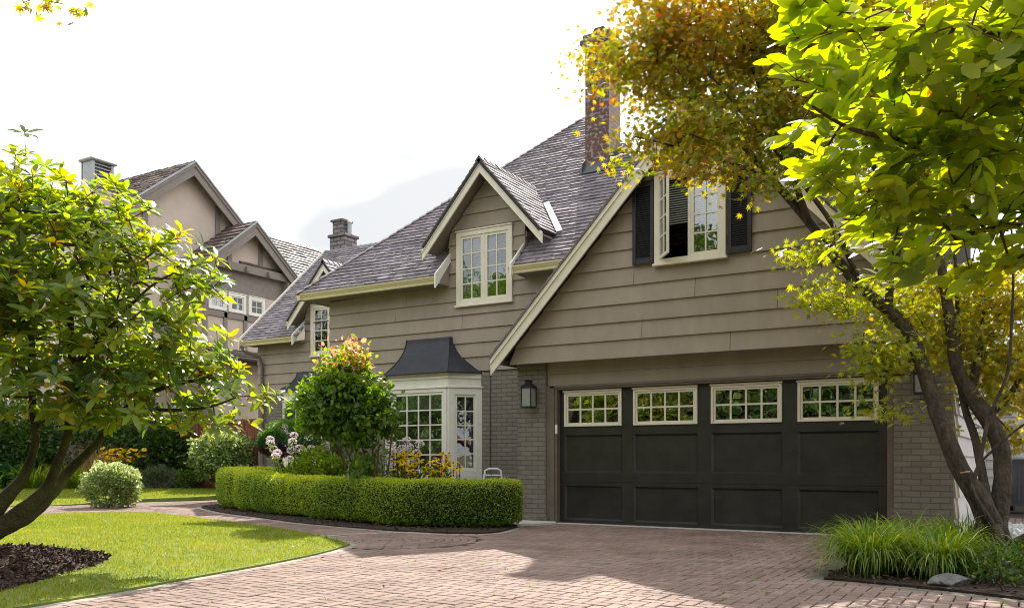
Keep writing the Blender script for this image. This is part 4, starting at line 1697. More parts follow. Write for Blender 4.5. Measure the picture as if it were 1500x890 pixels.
# ------------------------------------------------------------------ pale house beyond the garage on the right
rh = empty('pale_house', (0, 0, 0), 'pale sided house glimpsed between the maple stems behind the garage', 'house')
mb = MB()
lap(mb, (0, 11, 0), X, -Y, lambda z: 4.8 if z < 3 else max(4.8, 8.8 - (6.0 - z) / .9), lambda z: 13 if z < 3 else min(13, 8.8 + (6.0 - z) / .9), 0, 5.9, holes=[(6.4, 7.5, 1.6, 2.7)], expo=.2)
mb.build('siding', M['paleside'], rh)
mb = MB()
mb.box(4.8, 13, 11.02, 16, 0, 2.95)
mb.build('wall', M['stucco'], rh)
mb = MB()
for sg in (-1, 1):
    shingles(mb, (8.8 + sg * 4.5, 10.5, 6.15 - .9 * 4.5), Y, Vector((-sg, 0, .9)), [(0, 0), (6, 0), (6, 4.5 * math.hypot(1, .9)), (0, 4.5 * math.hypot(1, .9))], expo=.2, wmin=.2, wmax=.4)
r_ = mb.build('roof', [M['shingle'], M['shingledark']], rh)
mb = MB()
for sg in (-1, 1):
    P_ = [(8.8, 0, 6.1), (8.8 + sg * 4.5, 0, 2.05), (8.8 + sg * 4.5, 0, 1.8), (8.8, 0, 5.85)]
    mb.prism([Vector((p[0], 10.5, p[2])) for p in P_], (0, .05, 0))
mb.build('barge_board', M['trimwhite'], r_)
window(rh, (6.4, 11, 1.6), 1.1, 1.1, 0, 2, 2, 3, casing=.09, name='window')

# ------------------------------------------------------------------ fence, bin, small objects
fn = empty('board_fence', (-12.9, 4.75, .05), 'red-brown vertical board fence between the house corner and the garden shrubs', 'fence')
mb = MB()
xx = -4.6
k = 0
while xx < 1.42:
    mb.box(xx, xx + .145, -.012 * (k % 2), .02 - .012 * (k % 2), .05, 2.02, .003)
    xx += .15
    k += 1
mb.build('board', M['wood'], fn)
mb = MB()
mb.box(-4.62, 1.45, -.03, .05, 2.02, 2.09, .005)
mb.box(-4.62, 1.45, .021, .06, .35, .45)
mb.box(-4.62, 1.45, .021, .06, 1.6, 1.7)
mb.build('rail', M['wood'], fn)
for p in (-4.62, -1.6, .3):
    mb = MB()
    mb.box(p, p + .09, -.04, .08, 0, 2.1, .004)
    mb.build('post', M['wood'], fn)

bn = empty('wheelie_bin', (6.35, 7.2, 0), 'dark grey plastic wheelie bin with a lighter lid standing behind the garage', 'bin', rz=-.25)
mb = MB()
n = 0
prof = [(.24, .28, .12), (.29, .34, .95), (.32, .37, .96), (.32, .37, 1.02)]
for (a, b, z) in prof:
    mb.v += [(-a, -b, z), (a, -b, z), (a, b, z), (-a, b, z)]
for i in range(3):
    for j in range(4):
        a, b = i * 4 + j, i * 4 + (j + 1) % 4
        mb.f.append((a, b, b + 4, a + 4))
        mb.m.append(0)
mb.f += [(3, 2, 1, 0), (12, 13, 14, 15)]
mb.m += [0, 0]
for xx in (-.15, 0, .15): mb.box(xx - .012, xx + .012, -.335, -.30, .2, .9)
mb.build('body', M['bin'], bn)
mb = MB()
mb.prism([(-.34, -.40, 1.02), (-.34, .38, 1.02), (-.34, .38, 1.10), (-.34, -.1, 1.13), (-.34, -.38, 1.06)], (.68, 0, 0))
mb.tube([(-.25, .42, 1.05), (.25, .42, 1.05)], .018, 8)
mb.build('lid', M['binlid'], bn)
for sx in (-1, 1):
    mb = MB()
    pts = [(sx * .27 + (-.03 if s_ == 0 else .03), .26, .12) for s_ in (0, 1)]
    mb.tube(pts, .12, 16)
    mb.build('wheel', M['lead'], bn)
tp = MB()
for i in range(8):
    for j in range(6):
        def w_(a, b): return (7.15 + a * .07 - .0, 8.6 + .03 * math.sin(a * 2 + b * 3), 1.55 + b * .075 + .02 * math.sin(a * 1.7))
        tp.quad(w_(i, j), w_(i + 1, j), w_(i + 1, j + 1), w_(i, j + 1))
o = tp.build('blue_tarp', M['blue'], loc=(-.75, 0, 0))
md = o.modifiers.new('thick', 'SOLIDIFY')
md.thickness = .02
tag(o, 'bright blue tarp hanging above the grey wheelie bin', 'tarp')


def crumple(name, c, r, h, label, seed):
    rr = random.Random(seed)
    mb = MB()
    nn = 22
    for i in range(nn + 1):
        for j in range(nn + 1):
            x, y = i / nn * 2 - 1, j / nn * 2 - 1
            d = max(abs(x), abs(y))
            z = h * (1 - d ** 3) * (.62 + .2 * math.sin(i * 1.1 + seed) * math.cos(j * .9) + .16 * math.sin(i * .5 + j * 1.7) + rr.uniform(-.06, .06)) + .01
            mb.v.append((x * r * (1 + rr.uniform(-.12, .12)), y * r * (1 + rr.uniform(-.12, .12)), max(z, .004)))
    for i in range(nn):
        for j in range(nn):
            a = i * (nn + 1) + j
            mb.f.append((a, a + 1, a + nn + 2, a + nn + 1))
            mb.m.append(0)
    o = mb.build(name, M['plastic'], loc=c)
    return tag(o, label, 'plastic sheet')


crumple('plastic_sheet', (5.98, -.3, .0), .26, .42, 'heap of crumpled clear plastic against the garage corner', 3)
crumple('plastic_bag', (6.33, 0.3, .0), .24, .24, 'crumpled silvery bag on the paving behind the maple trunk', 5)

ch_ = empty('garden_chair', (-1.45, .15, .022), 'white garden chair whose back just shows over the hedge beside the brick pier', 'chair', rz=.3)
mb = MB()
def rr_(pts, r=.014): mb.tube(pts, r, 6)
rr_([(-.17, .2, .40), (-.17, .26, .62), (-.14, .28, .80), (-.08, .285, .83), (.08, .285, .83), (.14, .28, .80), (.17, .26, .62), (.17, .2, .40)], .017)
rr_([(-.15, .275, .72), (.15, .275, .72)], .012)
rr_([(-.16, .265, .62), (.16, .265, .62)], .012)
mb.build('backrest', M['white'], ch_)
mb = MB()
mb.box(-.19, .19, -.18, .2, .39, .42, .01)
mb.build('seat', M['white'], ch_)
for sx in (-1, 1):
    for sy in (-1, 1):
        mb = MB()
        mb.tube([(sx * .17, sy * .17, .40), (sx * .19, sy * .2, 0)], .014, 6)
        mb.build('leg', M['white'], ch_)


def rock(name, c, r, mat, label, seed, sq=(1, 1, .7)):
    rr = np.random.default_rng(seed)
    me = bpy.data.meshes.new(name)
    import bmesh
    bm = bmesh.new()
    bmesh.ops.create_icosphere(bm, subdivisions=4, radius=1)
    dirs = rr.normal(size=(9, 3))
    dirs /= np.linalg.norm(dirs, axis=1, keepdims=True)
    off = rr.uniform(.55, .85, 9)
    for v in bm.verts:
        p = np.array(v.co)
        for d, o_ in zip(dirs, off):
            e = p @ d - o_
            if e > 0: p = p - d * e * .93
        p = p * (1 + .03 * math.sin(p[0] * 9 + seed) * math.sin(p[1] * 8) + rr.normal(0, .008))
        v.co = p * np.array(sq) * r
    bm.to_mesh(me)
    bm.free()
    me.materials.append(mat)
    o = bpy.data.objects.new(name, me)
    COL.objects.link(o)
    o.location = c
    o.rotation_euler = (0, 0, seed)
    return tag(o, label, 'rock')


rock('rock', tuple(at(1457, 828, 7.75)), .155, M['rock'], 'mossy brown boulder leaning on the foot of the maple trunk', 11, (.9, .9, .95))
rock('rock', (5.98, -4.62, .03), .16, M['greyrock'], 'flat pale grey rock at the kerb in front of the strappy grass', 23, (1.5, .8, .5))
rock('rock', (-2.02, -6.86, .06), .04, M['bark'], 'small dark stone on the edge of the mulch island', 31, (1.3, 1, .9))

# ------------------------------------------------------------------ hedge
def hedge():
    root = empty('box_hedge', (-3.5, -1.5, 0), 'low clipped box hedge curving round the flower bed in front of the bay window', 'hedge')
    root.location = (0, 0, 0)
    line = smooth_poly([(-.18, -1.05), (-.45, -1.45), (-1.0, -1.75), (-1.75, -1.83), (-3.1, -1.5), (-4.6, -1.0), (-6.0, -.55), (-7.3, .02), (-8.15, .55), (-8.4, 1.2), (-7.9, 1.7), (-6.9, 1.75)], 8, closed=False)
    pts = [Vector((a, b, 0)) for a, b in line]
    H, W2 = .70, .36
    cum = [0]
    for i in range(1, len(pts)): cum.append(cum[-1] + (pts[i] - pts[i - 1]).length)
    tot = cum[-1]
    def at_s(s):
        s = max(0, min(tot - 1e-4, s))
        i = max(k for k in range(len(pts) - 1) if cum[k] <= s)
        d = (pts[i + 1] - pts[i])
        return pts[i] + d.normalized() * (s - cum[i]), d.normalized()
    # cross-section as superellipse; lumps split the hedge into plants
    def surf_pt(s, a, k=1.0):
        p, d = at_s(s)
        nr = Vector((d.y, -d.x, 0))
        ca, sa = math.cos(a), math.sin(a)
        e = .42
        cx = math.copysign(abs(ca) ** e, ca)
        cz = math.copysign(abs(sa) ** e, sa)
        lump = 1 + .035 * math.sin(s * 4.1) + .025 * math.sin(s * 9.3 + a * 2) + .02 * math.sin(a * 7 + s * 3)
        dip = .10 * sum(math.exp(-((s - g) / .13) ** 2) for g in (6.35, 7.35, 4.9)) * (1 if sa < .7 else .3)
        low = max(0, .35 - (sa + 1) / 2) * .25
        w = W2 * (lump - dip * 1.0 - low) * k
        # rounded ends
        endf = min(1, max(0.02, (s + .0) / .34), max(.02, (tot - s) / .34)) ** .45
        w *= (.25 + .75 * endf)
        return p + nr * (cx * w) + Vector((0, 0, .06 + (H + .12 * min(1, max(0, (s - 5.2) / 2.5)) - .06) / 2 * (1 + cz * (1 - dip * .4) * k * (.88 + .12 * endf)) + .012 * math.sin(s * 6)))
    mb = MB()
    ns, na = 110, 22
    for i in range(ns + 1):
        for j in range(na):
            mb.v.append(tuple(surf_pt(tot * i / ns, 2 * PI * j / na, .90)))
    for i in range(ns):
        for j in range(na):
            a, b = i * na + j, i * na + (j + 1) % na
            mb.f.append((a, b, b + na, a + na))
            mb.m.append(0)
    mb.f.append(tuple(range(na - 1, -1, -1)))
    mb.f.append(tuple(ns * na + j for j in range(na)))
    mb.m += [0, 0]
    for s_ in np.linspace(.4, tot - .4, 26):
        p, d = at_s(float(s_))
        mb.tube([p + Vector((0, 0, -.02)), p + Vector((random.uniform(-.04, .04), random.uniform(-.04, .04), .16))], [.018, .012], 6)
    mb.build('twig_core', M['boxcore'], root, smooth=True)
    n = 105000
    s = RNG.random(n) * tot
    a = RNG.random(n) * 2 * PI
    # even spread round the squarish section
    k = RNG.uniform(.90, 1.04, n)
    P = np.empty((n, 3))
    Q = np.empty((n, 3))
    SG, AG = 400, 72
    grid = np.empty((SG + 1, AG, 3))
    for i in range(SG + 1):
        for j in range(AG):
            grid[i, j] = surf_pt(tot * i / SG, 2 * PI * j / AG, 1.0)
    cen_ = grid.mean(axis=1)
    # area weights
    dA = np.linalg.norm(np.cross(grid[1:, :, :] - grid[:-1, :, :], np.roll(grid, -1, axis=1)[:-1] - grid[:-1]), axis=2)
    pr = (dA / dA.sum()).ravel()
    pick = RNG.choice(len(pr), n, p=pr)
    i, j = pick // AG, pick % AG
    u, v_ = RNG.random(n)[:, None], RNG.random(n)[:, None]
    g00 = grid[i, j]
    g10 = grid[i + 1, j]
    g01 = grid[i, (j + 1) % AG]
    P = g00 + (g10 - g00) * u + (g01 - g00) * v_
    C = cen_[i]
    # end caps
    nrm = P - C
    nrm /= np.linalg.norm(nrm, axis=1, keepdims=True)
    k = np.where(RNG.random(n) < .018, k + RNG.uniform(.03, .16, n), k)
    P = C + (P - C) * k[:, None] + RNG.normal(0, .008, (n, 3))
    # end caps: extra leaves
    m = 2600
    endp = []
    for s_ in (0.0, tot):
        e = np.array([surf_pt(s_, a_, r_) for a_, r_ in zip(RNG.random(m) * 2 * PI, RNG.random(m) ** .5)])
        endp.append(e)
    E = np.vstack(endp) + RNG.normal(0, .012, (2 * m, 3))
    dE = np.vstack([np.tile(-np.array(at_s(0)[1]), (m, 1)), np.tile(np.array(at_s(tot)[1]), (m, 1))])
    P = np.vstack([P, E])
    nrm = np.vstack([nrm, dE])
    n2 = len(P)
    D = nrm * .7 + rdir(n2) * .8
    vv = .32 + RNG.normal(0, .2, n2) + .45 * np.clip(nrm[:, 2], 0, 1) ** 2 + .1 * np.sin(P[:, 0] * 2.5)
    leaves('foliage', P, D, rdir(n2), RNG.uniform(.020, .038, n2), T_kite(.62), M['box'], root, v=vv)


hedge()

# ------------------------------------------------------------------ generic shrub
def shrub(name, c, ells, n, size, tpl, mat, label, cat='shrub', stems=6, group=None, updir=.4, bark=None, tips=0, vfun=None, stem_r=.012, shell=.5, core=True):
    root = empty(name, c, label, cat, group)
    vol = np.array([e[1][0] * e[1][1] * e[1][2] for e in ells]) ** .67
    pick = RNG.choice(len(ells), n, p=vol / vol.sum())
    d = rdir(n)
    C = np.array([e[0] for e in ells])[pick]
    R = np.array([e[1] for e in ells])[pick]
    lump = 1 + .13 * np.sin(d[:, 0] * 7 + pick) * np.sin(d[:, 1] * 8 + 1) + .1 * np.sin(d[:, 2] * 11 + d[:, 0] * 5)
    rr = (1 - shell * RNG.random(n) ** 1.6) * lump
    P = C + d * R * rr[:, None]
    ok = P[:, 2] > .01
    P, d = P[ok], d[ok]
    D = d * .8 + rdir(len(P)) * .7
    D[:, 2] += updir * .3
    v = RNG.random(len(P)) if vfun is None else vfun(P, d)
    leaves('foliage', P, D, rdir(len(P), 1.0), size * RNG.uniform(.7, 1.25, len(P)), tpl, mat, root, v=v)
    mb = MB()
    for i in range(stems):
        e = ells[i % len(ells)]
        t = Vector(e[0]) + Vector(tuple(rdir(1)[0] * np.array(e[1]) * .6))
        b = Vector((random.uniform(-.06, .06), random.uniform(-.06, .06), -.02))
        mid = (b + t) / 2 + Vector((random.uniform(-.05, .05), random.uniform(-.05, .05), .05))
        pp, rr2 = spline([b, mid, t], [stem_r, stem_r * .7, stem_r * .4], 3)
        mb.tube(pp, rr2, 5)
    mb.build('stem', bark or M['bark'], root)
    return root


K = T_kite(.6)
EL_ = T_ell(.5)
# round viburnum tree on bare stems
def viburnum():
    c = at(548, 772, 13.9)
    c.z = .02
    root = empty('round_tree', c, 'small round-headed tree with pink young leaves at its top and bare stems, behind the hedge', 'tree')
    D0 = 13.9
    def L(px, py, dd=0): return at(px, py, D0 + dd) - c
    ells = [(L(505, 588), (.60, .62, .56)), (L(505, 545), (.50, .55, .46)), (L(540, 612), (.42, .5, .36)), (L(462, 590), (.30, .36, .36)), (L(545, 578), (.24, .32, .34)), (L(470, 618), (.32, .38, .18)), (L(520, 632), (.36, .36, .16))]
    tips, _, _ = in_ell(ells, 430)
    stems = []
    for dx, dy, t in ((-.05, 0, L(500, 640)), (.04, .05, L(525, 635)), (.0, -.06, L(555, 640)), (.1, .0, L(575, 620)), (-.1, .05, L(478, 625)), (.06, -.04, L(540, 600))):
        pl, rd = spline([(dx, dy, -.02), tuple((Vector((dx, dy, 0)) * .6 + t * .5) + Vector((.03, 0, 0))), tuple(t)], [.022, .016, .012], 4)
        stems.append(([tuple(p) for p in pl], rd))
    A, par, R, nf = grow(stems, tips, .1, .0025, .4)
    mb = MB()
    for pl, rd in stems: mb.tube(pl, rd, 7, noise=.08)
    wood(mb, A, par, R, nf, 4)
    mb.build('trunk', M['twig'], root)
    n = 7200
    i = RNG.integers(0, len(tips), n)
    P = tips[i] + RNG.normal(0, .075, (n, 3))
    low = RNG.random(n) < .035
    P[low] = np.array(L(535, 685)) + RNG.normal(0, 1, (low.sum(), 3)) * np.array([.13, .12, .20])
    P[:, 2] = np.maximum(P[:, 2], .25)
    cc = np.array(L(508, 590))
    d = P - cc
    h = (P[:, 2] - (cc[2])) / .85
    v = RNG.random(n) * .66 + np.clip(h - .27, 0, 1) * RNG.random(n) ** .6 * 1.2
    leaves('crown', P, d * .6 + rdir(n, -.4) * .6, rdir(n, 1.6), RNG.uniform(.065, .115, n), T_ell(.66), M['vib'], root, v=v)


viburnum()


def phlox(c, label, n=9, h=.95, spread=.28, seed=1, heads=None):
    rr = random.Random(seed)
    root = empty('phlox', c, label, 'flower')
    mb = MB()
    P, D = [], []
    hd = []
    for i in range(n):
        a = rr.uniform(0, 2 * PI)
        r = spread * math.sqrt(rr.random())
        b = Vector((r * .5 * math.cos(a), r * .5 * math.sin(a), 0))
        t = Vector((r * 1.25 * math.cos(a), r * 1.25 * math.sin(a), h * rr.uniform(.72, 1.08)))
        mb.tube([b, (b + t) / 2 + Vector((0, 0, .03)), t], [.006, .005, .004], 5)
        for k in range(26):
            u = rr.uniform(.1, .95)
            p = b + (t - b) * u
            an = rr.uniform(0, 2 * PI)
            P.append(tuple(p))
            D.append((math.cos(an), math.sin(an), rr.uniform(0, .6)))
        hd.append(t)
    mb.build('stem', M['lime'] if False else M['midleaf'], root)
    leaves('foliage', P, D, rdir(len(P), 2), RNG.uniform(.08, .13, len(P)), T_ell(.28), M['lime'], root)
    for t in hd:
        k = 95
        d = rdir(k, .5)
        o = leaves('flower_head', np.array(t) + d * .058 * np.array([1.1, 1.1, .8]), d + rdir(k) * .6, d + rdir(k) * .3, RNG.uniform(.022, .032, k), T_kite(.9, .05), M['pink'], root)
    return root


cz = lambda v, z=.022: Vector((v.x, v.y, .20 if (v.x - 6.57) * -.515 + (v.y + 12.43) * .857 > 24 else z + rise(v.x, v.y)))
phlox(cz(at(583, 760, 14.5)), 'pale pink phlox standing in front of the bay window frame', 15, 1.27, .32, 2)
phlox(cz(at(432, 760, 16.5)), 'pale pink phlox with lime green leaves left of the round-headed tree', 14, 1.36, .42, 5)
shrub('leafy_perennial', cz(at(462, 760, 16.4)), [((0, 0, .72), (.46, .4, .50)), ((.35, .0, .65), (.3, .3, .4)), ((-.42, 0, .6), (.32, .3, .36))], 2600, .09, T_ell(.4), M['lime'], 'lime green leafy clump in front of the phlox stems behind the hedge', 'plant')


def coneflowers(c, label, n=55, h=.72, spread=(.55, .25), name='coneflower_clump', sz=.05):
    root = empty(name, c, label, 'flower')
    mb = MB()
    tips = []
    for i in range(n):
        x, y = random.uniform(-1, 1) * spread[0], random.uniform(-1, 1) * spread[1]
        t = Vector((x, y, h * random.uniform(.72, 1.1)))
        mb.tube([(x * .7, y * .7, 0), t], .0035, 4)
        tips.append(t)
    mb.build('stem', M['midleaf'], root)
    k = n * 12
    P = np.column_stack([RNG.uniform(-1, 1, k) * spread[0], RNG.uniform(-1, 1, k) * spread[1], RNG.random(k) * h * .8])
    leaves('foliage', P, rdir(k, .6), rdir(k, 1), RNG.uniform(.06, .1, k), T_ell(.4), M['midleaf'], root)
    # one flower: drooping petals and dark cone
    me = None
    for t in tips:
        if me is None:
            a = np.linspace(0, 2 * PI, 13)[:-1]
            D = np.column_stack([np.cos(a), np.sin(a), -.22 + 0 * a])
            o = leaves('flower', D * [.012, .012, 0], D, np.tile((0, 0, 1.), (12, 1)), sz, T_ell(.36, .02, .1), M['yellow'], root)
            me = o.data
            cb = MB()
            cb.lathe([(.013, -.002), (.014, .008), (.009, .018), (.002, .021)], (0, 0), 8)
            cm = None
        else:
            o = bpy.data.objects.new('flower', me)
            COL.objects.link(o)
            o.parent = root
        o.location = t
        tl = (random.uniform(-.7, .7) + .35, random.uniform(-.6, .6), random.uniform(0, 6))
        o.rotation_euler = tl
        if cm is None:
            c_ = cb.build('cone', M['cone'], o)
            cm = c_.data
        else:
            c_ = bpy.data.objects.new('cone', cm)
            COL.objects.link(c_)
            c_.parent = o
    return root


coneflowers(cz(at(615, 760, 14.0)), 'yellow coneflowers with dark centres massed under the bay window', 84, 1.0, (.52, .26))
coneflowers(cz(at(655, 765, 13.6)), 'small clump of yellow coneflowers between the bay window and the garden chair', 22, .92, (.22, .2))
coneflowers(cz(at(172, 724, 24.9)), 'yellow coneflowers in the far bed behind the variegated mound', 60, 1.05, (.75, .4), sz=.075)

# cloud-pruned conifer
def cloud_tree():
    c = cz(at(425, 740, 17.5))
    root = empty('cloud_pruned_conifer', c, 'cloud-pruned conifer with green tufted pads over a brown underside', 'tree')
    D0 = 17.5
    pads = [(at(423, 641, D0) - c, (.46, .46, .36)), (at(400, 648, D0 - .2) - c, (.24, .3, .24)), (at(455, 605, D0 + .4) - c, (.50, .5, .34)), (at(475, 640, D0 + .5) - c, (.5, .5, .4))]
    mb = MB()
    for p, r in pads:
        pl, rd = spline([(0, 0, -.02), tuple(Vector((p.x * .4, p.y * .4, p.z * .6))), tuple(p)], [.05, .035, .02], 4)
        mb.tube(pl, rd, 7, noise=.1)
    mb.build('trunk', M['bark'], root)
    for p, r in pads:
        n = 7500
        d = rdir(n)
        Pn = np.array(p) + d * np.array(r) * (1 + .10 * np.sin(d[:, 0:1] * 9) * np.sin(d[:, 1:2] * 8)) * RNG.uniform(.82, 1.05, n)[:, None]
        up = d[:, 2] > -.5 + .3 * RNG.random(n)
        o = leaves('foliage_pad', Pn[up], d[up] + rdir(up.sum()) * .5, rdir(up.sum()), RNG.uniform(.03, .06, up.sum()), T_kite(.3), M['needle'], root, v=.25 + .6 * np.clip(d[up][:, 2], 0, 1) + RNG.normal(0, .15, up.sum()))
        dn = ~up
        leaves('bare_twigs', Pn[dn] * 1.0, d[dn] + rdir(dn.sum()) * .5, rdir(dn.sum()), RNG.uniform(.03, .07, dn.sum()), T_kite(.2), M['brownneedle'], root)


cloud_tree()
shrub('olive_shrub', cz(at(385, 740, 17.6)), [((0, 0, .42), (.36, .3, .35))], 700, .06, T_ell(.5), M['drygreen'], 'small olive-brown shrub left of the cloud-pruned conifer', stems=8)
shrub('dark_shrub', cz(at(500, 740, 16.4)), [((.3, 0, .6), (.75, .4, .45)), ((-.3, .1, .55), (.45, .4, .5))], 1900, .07, EL_, M['darkleaf'], 'dark green shrub behind the bare stems of the round-headed tree')
shrub('white_flowering_plant', cz(at(575, 765, 14.1)), [((0, 0, .42), (.3, .28, .36))], 800, .05, T_ell(.35), M['paleleaf'], 'pale variegated plant at the foot of the phlox by the bay', 'plant')
shrub('low_blue_conifer', cz(at(395, 750, 16.6)), [((0, 0, .5), (.5, .4, .22))], 1400, .05, T_kite(.3), M['needle'], 'low spreading conifer inside the hedge ring', 'shrub')

# left garden
DL = 22
shrub('variegated_mound', cz(at(163, 742, 18.6)), [((0, 0, .42), (.58, .55, .48)), ((.1, 0, .62), (.42, .4, .28)), ((.42, 0, .5), (.3, .3, .25))], 9000, .055, T_ell(.65), M['paleleaf'], 'cream and green variegated ivy mound beside the garden path', stems=5, shell=.25,
      vfun=lambda P, d: RNG.random(len(P)) * .75 + .25 * np.clip(d[:, 2], 0, 1))
shrub('pale_shrub', cz(at(325, 722, 24.1)), [((0, 0, 1.05), (.85, .7, .60)), ((-.6, .1, .75), (.55, .5, .5)), ((.5, 0, .85), (.45, .5, .6))], 6000, .10, T_ell(.5), M['paleleaf'], 'light green speckled shrub with dark stems in front of the board fence', stems=14, stem_r=.03,
      vfun=lambda P, d: RNG.random(len(P)) ** 1.6 * .85 + .15 * np.clip(d[:, 2], 0, 1))
for (px, D, s, lb) in ((20, 25.6, 1.35, 'dark laurel thicket behind the broad-leaved hosta'), (95, 26.2, 1.3, 'dark laurel thicket between the rhododendron stems'), (215, 26, 1.25, 'dark glossy laurel behind the yellow coneflowers'), (278, 26.5, 1.0, 'dark glossy laurel nearest the board fence'), (150, 27.5, 1.45, 'tallest dark laurel at the back of the garden'), (-60, 25.4, 1.5, 'dark laurel thicket past the hosta, farthest from the fence')):
    shrub('laurel_shrub', cz(at(px, 720, D)), [((0, 0, 1.0 * s), (1.25 * s, 1.0, .95 * s)), ((.6, 0, .7 * s), (.8, .8, .7 * s)), ((-.7, 0, .75 * s), (.8, .8, .75 * s))], 4200, .16, T_ell(.42), M['darkleaf'], lb, stems=10, group='dark laurels at the back of the garden', stem_r=.03)
shrub('silver_mound', cz(at(232, 722, 24.7)), [((0, 0, .28), (.55, .5, .36))], 3600, .06, T_kite(.18), M['silver'], 'low silvery green mound in the far bed', shell=.35)
shrub('green_mound', cz(at(272, 722, 24.9)), [((0, 0, .22), (.35, .35, .28)), ((-.5, .5, .5), (.55, .4, .32))], 1800, .08, EL_, M['midleaf'], 'mid green leafy mound between the silvery mound and the speckled shrub')
shrub('mixed_border_shrub', cz(at(330, 715, 27)), [((0, 0, 1.1), (1.6, .8, 1.0)), ((-1.5, 0, .9), (1.2, .8, .9))], 3600, .13, EL_, M['midleaf'], 'bright green shrub behind the speckled shrub at the fence')


def grass_clump(name, c, n, L, spread, mat, label, wd=.012, droop=1.0, seed=1, cat='ornamental grass', group=None, up=1.5, kind=None):
    root = empty(name, c, label, cat, group)
    rr = np.random.default_rng(seed)
    seg = 6
    V, F = [], []
    a = rr.random(n) * 2 * PI
    r = spread * .45 * np.sqrt(rr.random(n))
    ln = L * rr.uniform(.65, 1.15, n)
    el = np.radians(rr.uniform(48, 88, n))
    az = a + rr.normal(0, .5, n)
    base = np.column_stack([r * np.cos(a), r * np.sin(a), np.zeros(n)])
    V = np.zeros((n, (seg + 1) * 2, 3))
    p = base.copy()
    dirh = np.column_stack([np.cos(az), np.sin(az), np.zeros(n)])
    side = np.column_stack([-np.sin(az), np.cos(az), np.zeros(n)])
    ang = el.copy()
    k = rr.uniform(.6, 1.5, n) * droop
    for s in range(seg + 1):
        t = s / seg
        wv = wd * (1 - t ** 2.2) * .5 + .0006
        V[:, 2 * s] = p + side * wv
        V[:, 2 * s + 1] = p - side * wv
        st = ln / seg
        p = p + (dirh * np.cos(ang)[:, None] + np.array([0, 0, 1]) * np.sin(ang)[:, None]) * st[:, None]
        ang = ang - k * (.12 + .42 * t)
    V[:, :, 2] = np.maximum(V[:, :, 2], .005)
    kk = (seg + 1) * 2
    q = np.array([(2 * s, 2 * s + 1, 2 * s + 3, 2 * s + 2) for s in range(seg)])
    loops = (q[None] + (np.arange(n) * kk)[:, None, None]).ravel()
    me = bpy.data.meshes.new('blades')
    me.vertices.add(n * kk)
    me.vertices.foreach_set('co', V.ravel())
    me.loops.add(len(loops))
    me.loops.foreach_set('vertex_index', loops.astype(np.int32))
    me.polygons.add(n * seg)
    me.polygons.foreach_set('loop_start', (np.arange(n * seg) * 4).astype(np.int32))
    me.polygons.foreach_set('loop_total', np.full(n * seg, 4, np.int32))
    at_ = me.attributes.new('v', 'FLOAT', 'FACE')
    at_.data.foreach_set('value', np.repeat(rr.random(n), seg).astype(np.float32))
    me.materials.append(mat)
    me.update()
    o = bpy.data.objects.new('blades', me)
    COL.objects.link(o)
    o.parent = root
    mb = MB()
    mb.lathe([(spread * .3, -.02), (spread * .22, .05), (.01, .07)], (0, 0), 10)
    mb.build('crown_base', M['mulch'], root)
    return root


for i, (px, py, n, L, lb) in enumerate(((1278, 842, 620, .66, 'arching green strap-leaf grass clump nearest the garage door'), (1325, 828, 560, .62, 'arching strap-leaf grass clump behind the front pair'), (1380, 846, 600, .60, 'arching strap-leaf grass clump just left of the pale kerb rock'), (1410, 818, 480, .60, 'arching strap-leaf grass clump touching the maple trunk'), (1272, 815, 420, .55, 'strap-leaf grass clump at the back corner of the tree bed'))):
    D = 1.02 * 1281 / (py - 672)
    grass_clump('strap_grass', cz(at(px, py, D)), int(n * 1.25), L * 1.02, .40, M['blade'], lb, .015, 1.5, 40 + i, group='strap-leaf grasses in the tree bed')
for i, (px, D, L, lb) in enumerate(((50, 24.7, .85, 'green grass tuft beside the hosta'), (100, 24.7, .85, 'green grass tuft seen between the rhododendron stems'), (130, 24.6, .75, 'green grass tuft beside the variegated mound'))):
    grass_clump('border_grass', cz(at(px, 722, D)), 420, L, .9, M['blade'], lb, .02, .8, 60 + i, group='grass tufts in the far bed')
grass_clump('feather_grass', cz(at(145, 722, 24.8)), 420, 1.25, .5, M['tan'], 'tall tan feather grass left of the far coneflowers', .012, .25, 77)
shrub('hosta', cz(at(8, 720, 24.6)), [((0, 0, .3), (.65, .5, .3))], 260, .26, T_ell(.7, .1, .3), M['needle'], 'broad-leaved blue-green hosta below the dark laurels', 'plant', shell=.6)
for (px, py, lb, s) in ((1462, 858, 'small-leaved green ground plant in front of the mossy boulder', .24), (1500, 838, 'small-leaved green plant right of the maple trunk', .28)):
    D = 1.02 * 1281 / (py - 672)
    shrub('ground_plant', cz(at(px, py, D)), [((0, 0, .12), (s, s, .14)), ((s * .5, .1, .16), (s * .8, s * .6, .16))], 650, .042, T_ell(.55), M['midleaf'], lb, 'plant', stems=12, stem_r=.004)
shrub('ground_plant', cz(at(1418, 832, 8.3)), [((0, 0, .08), (.10, .10, .08))], 60, .05, T_ell(.6), M['darkleaf'], 'few dark leaves sprouting against the foot of the maple trunk', 'plant', stems=4, stem_r=.004)

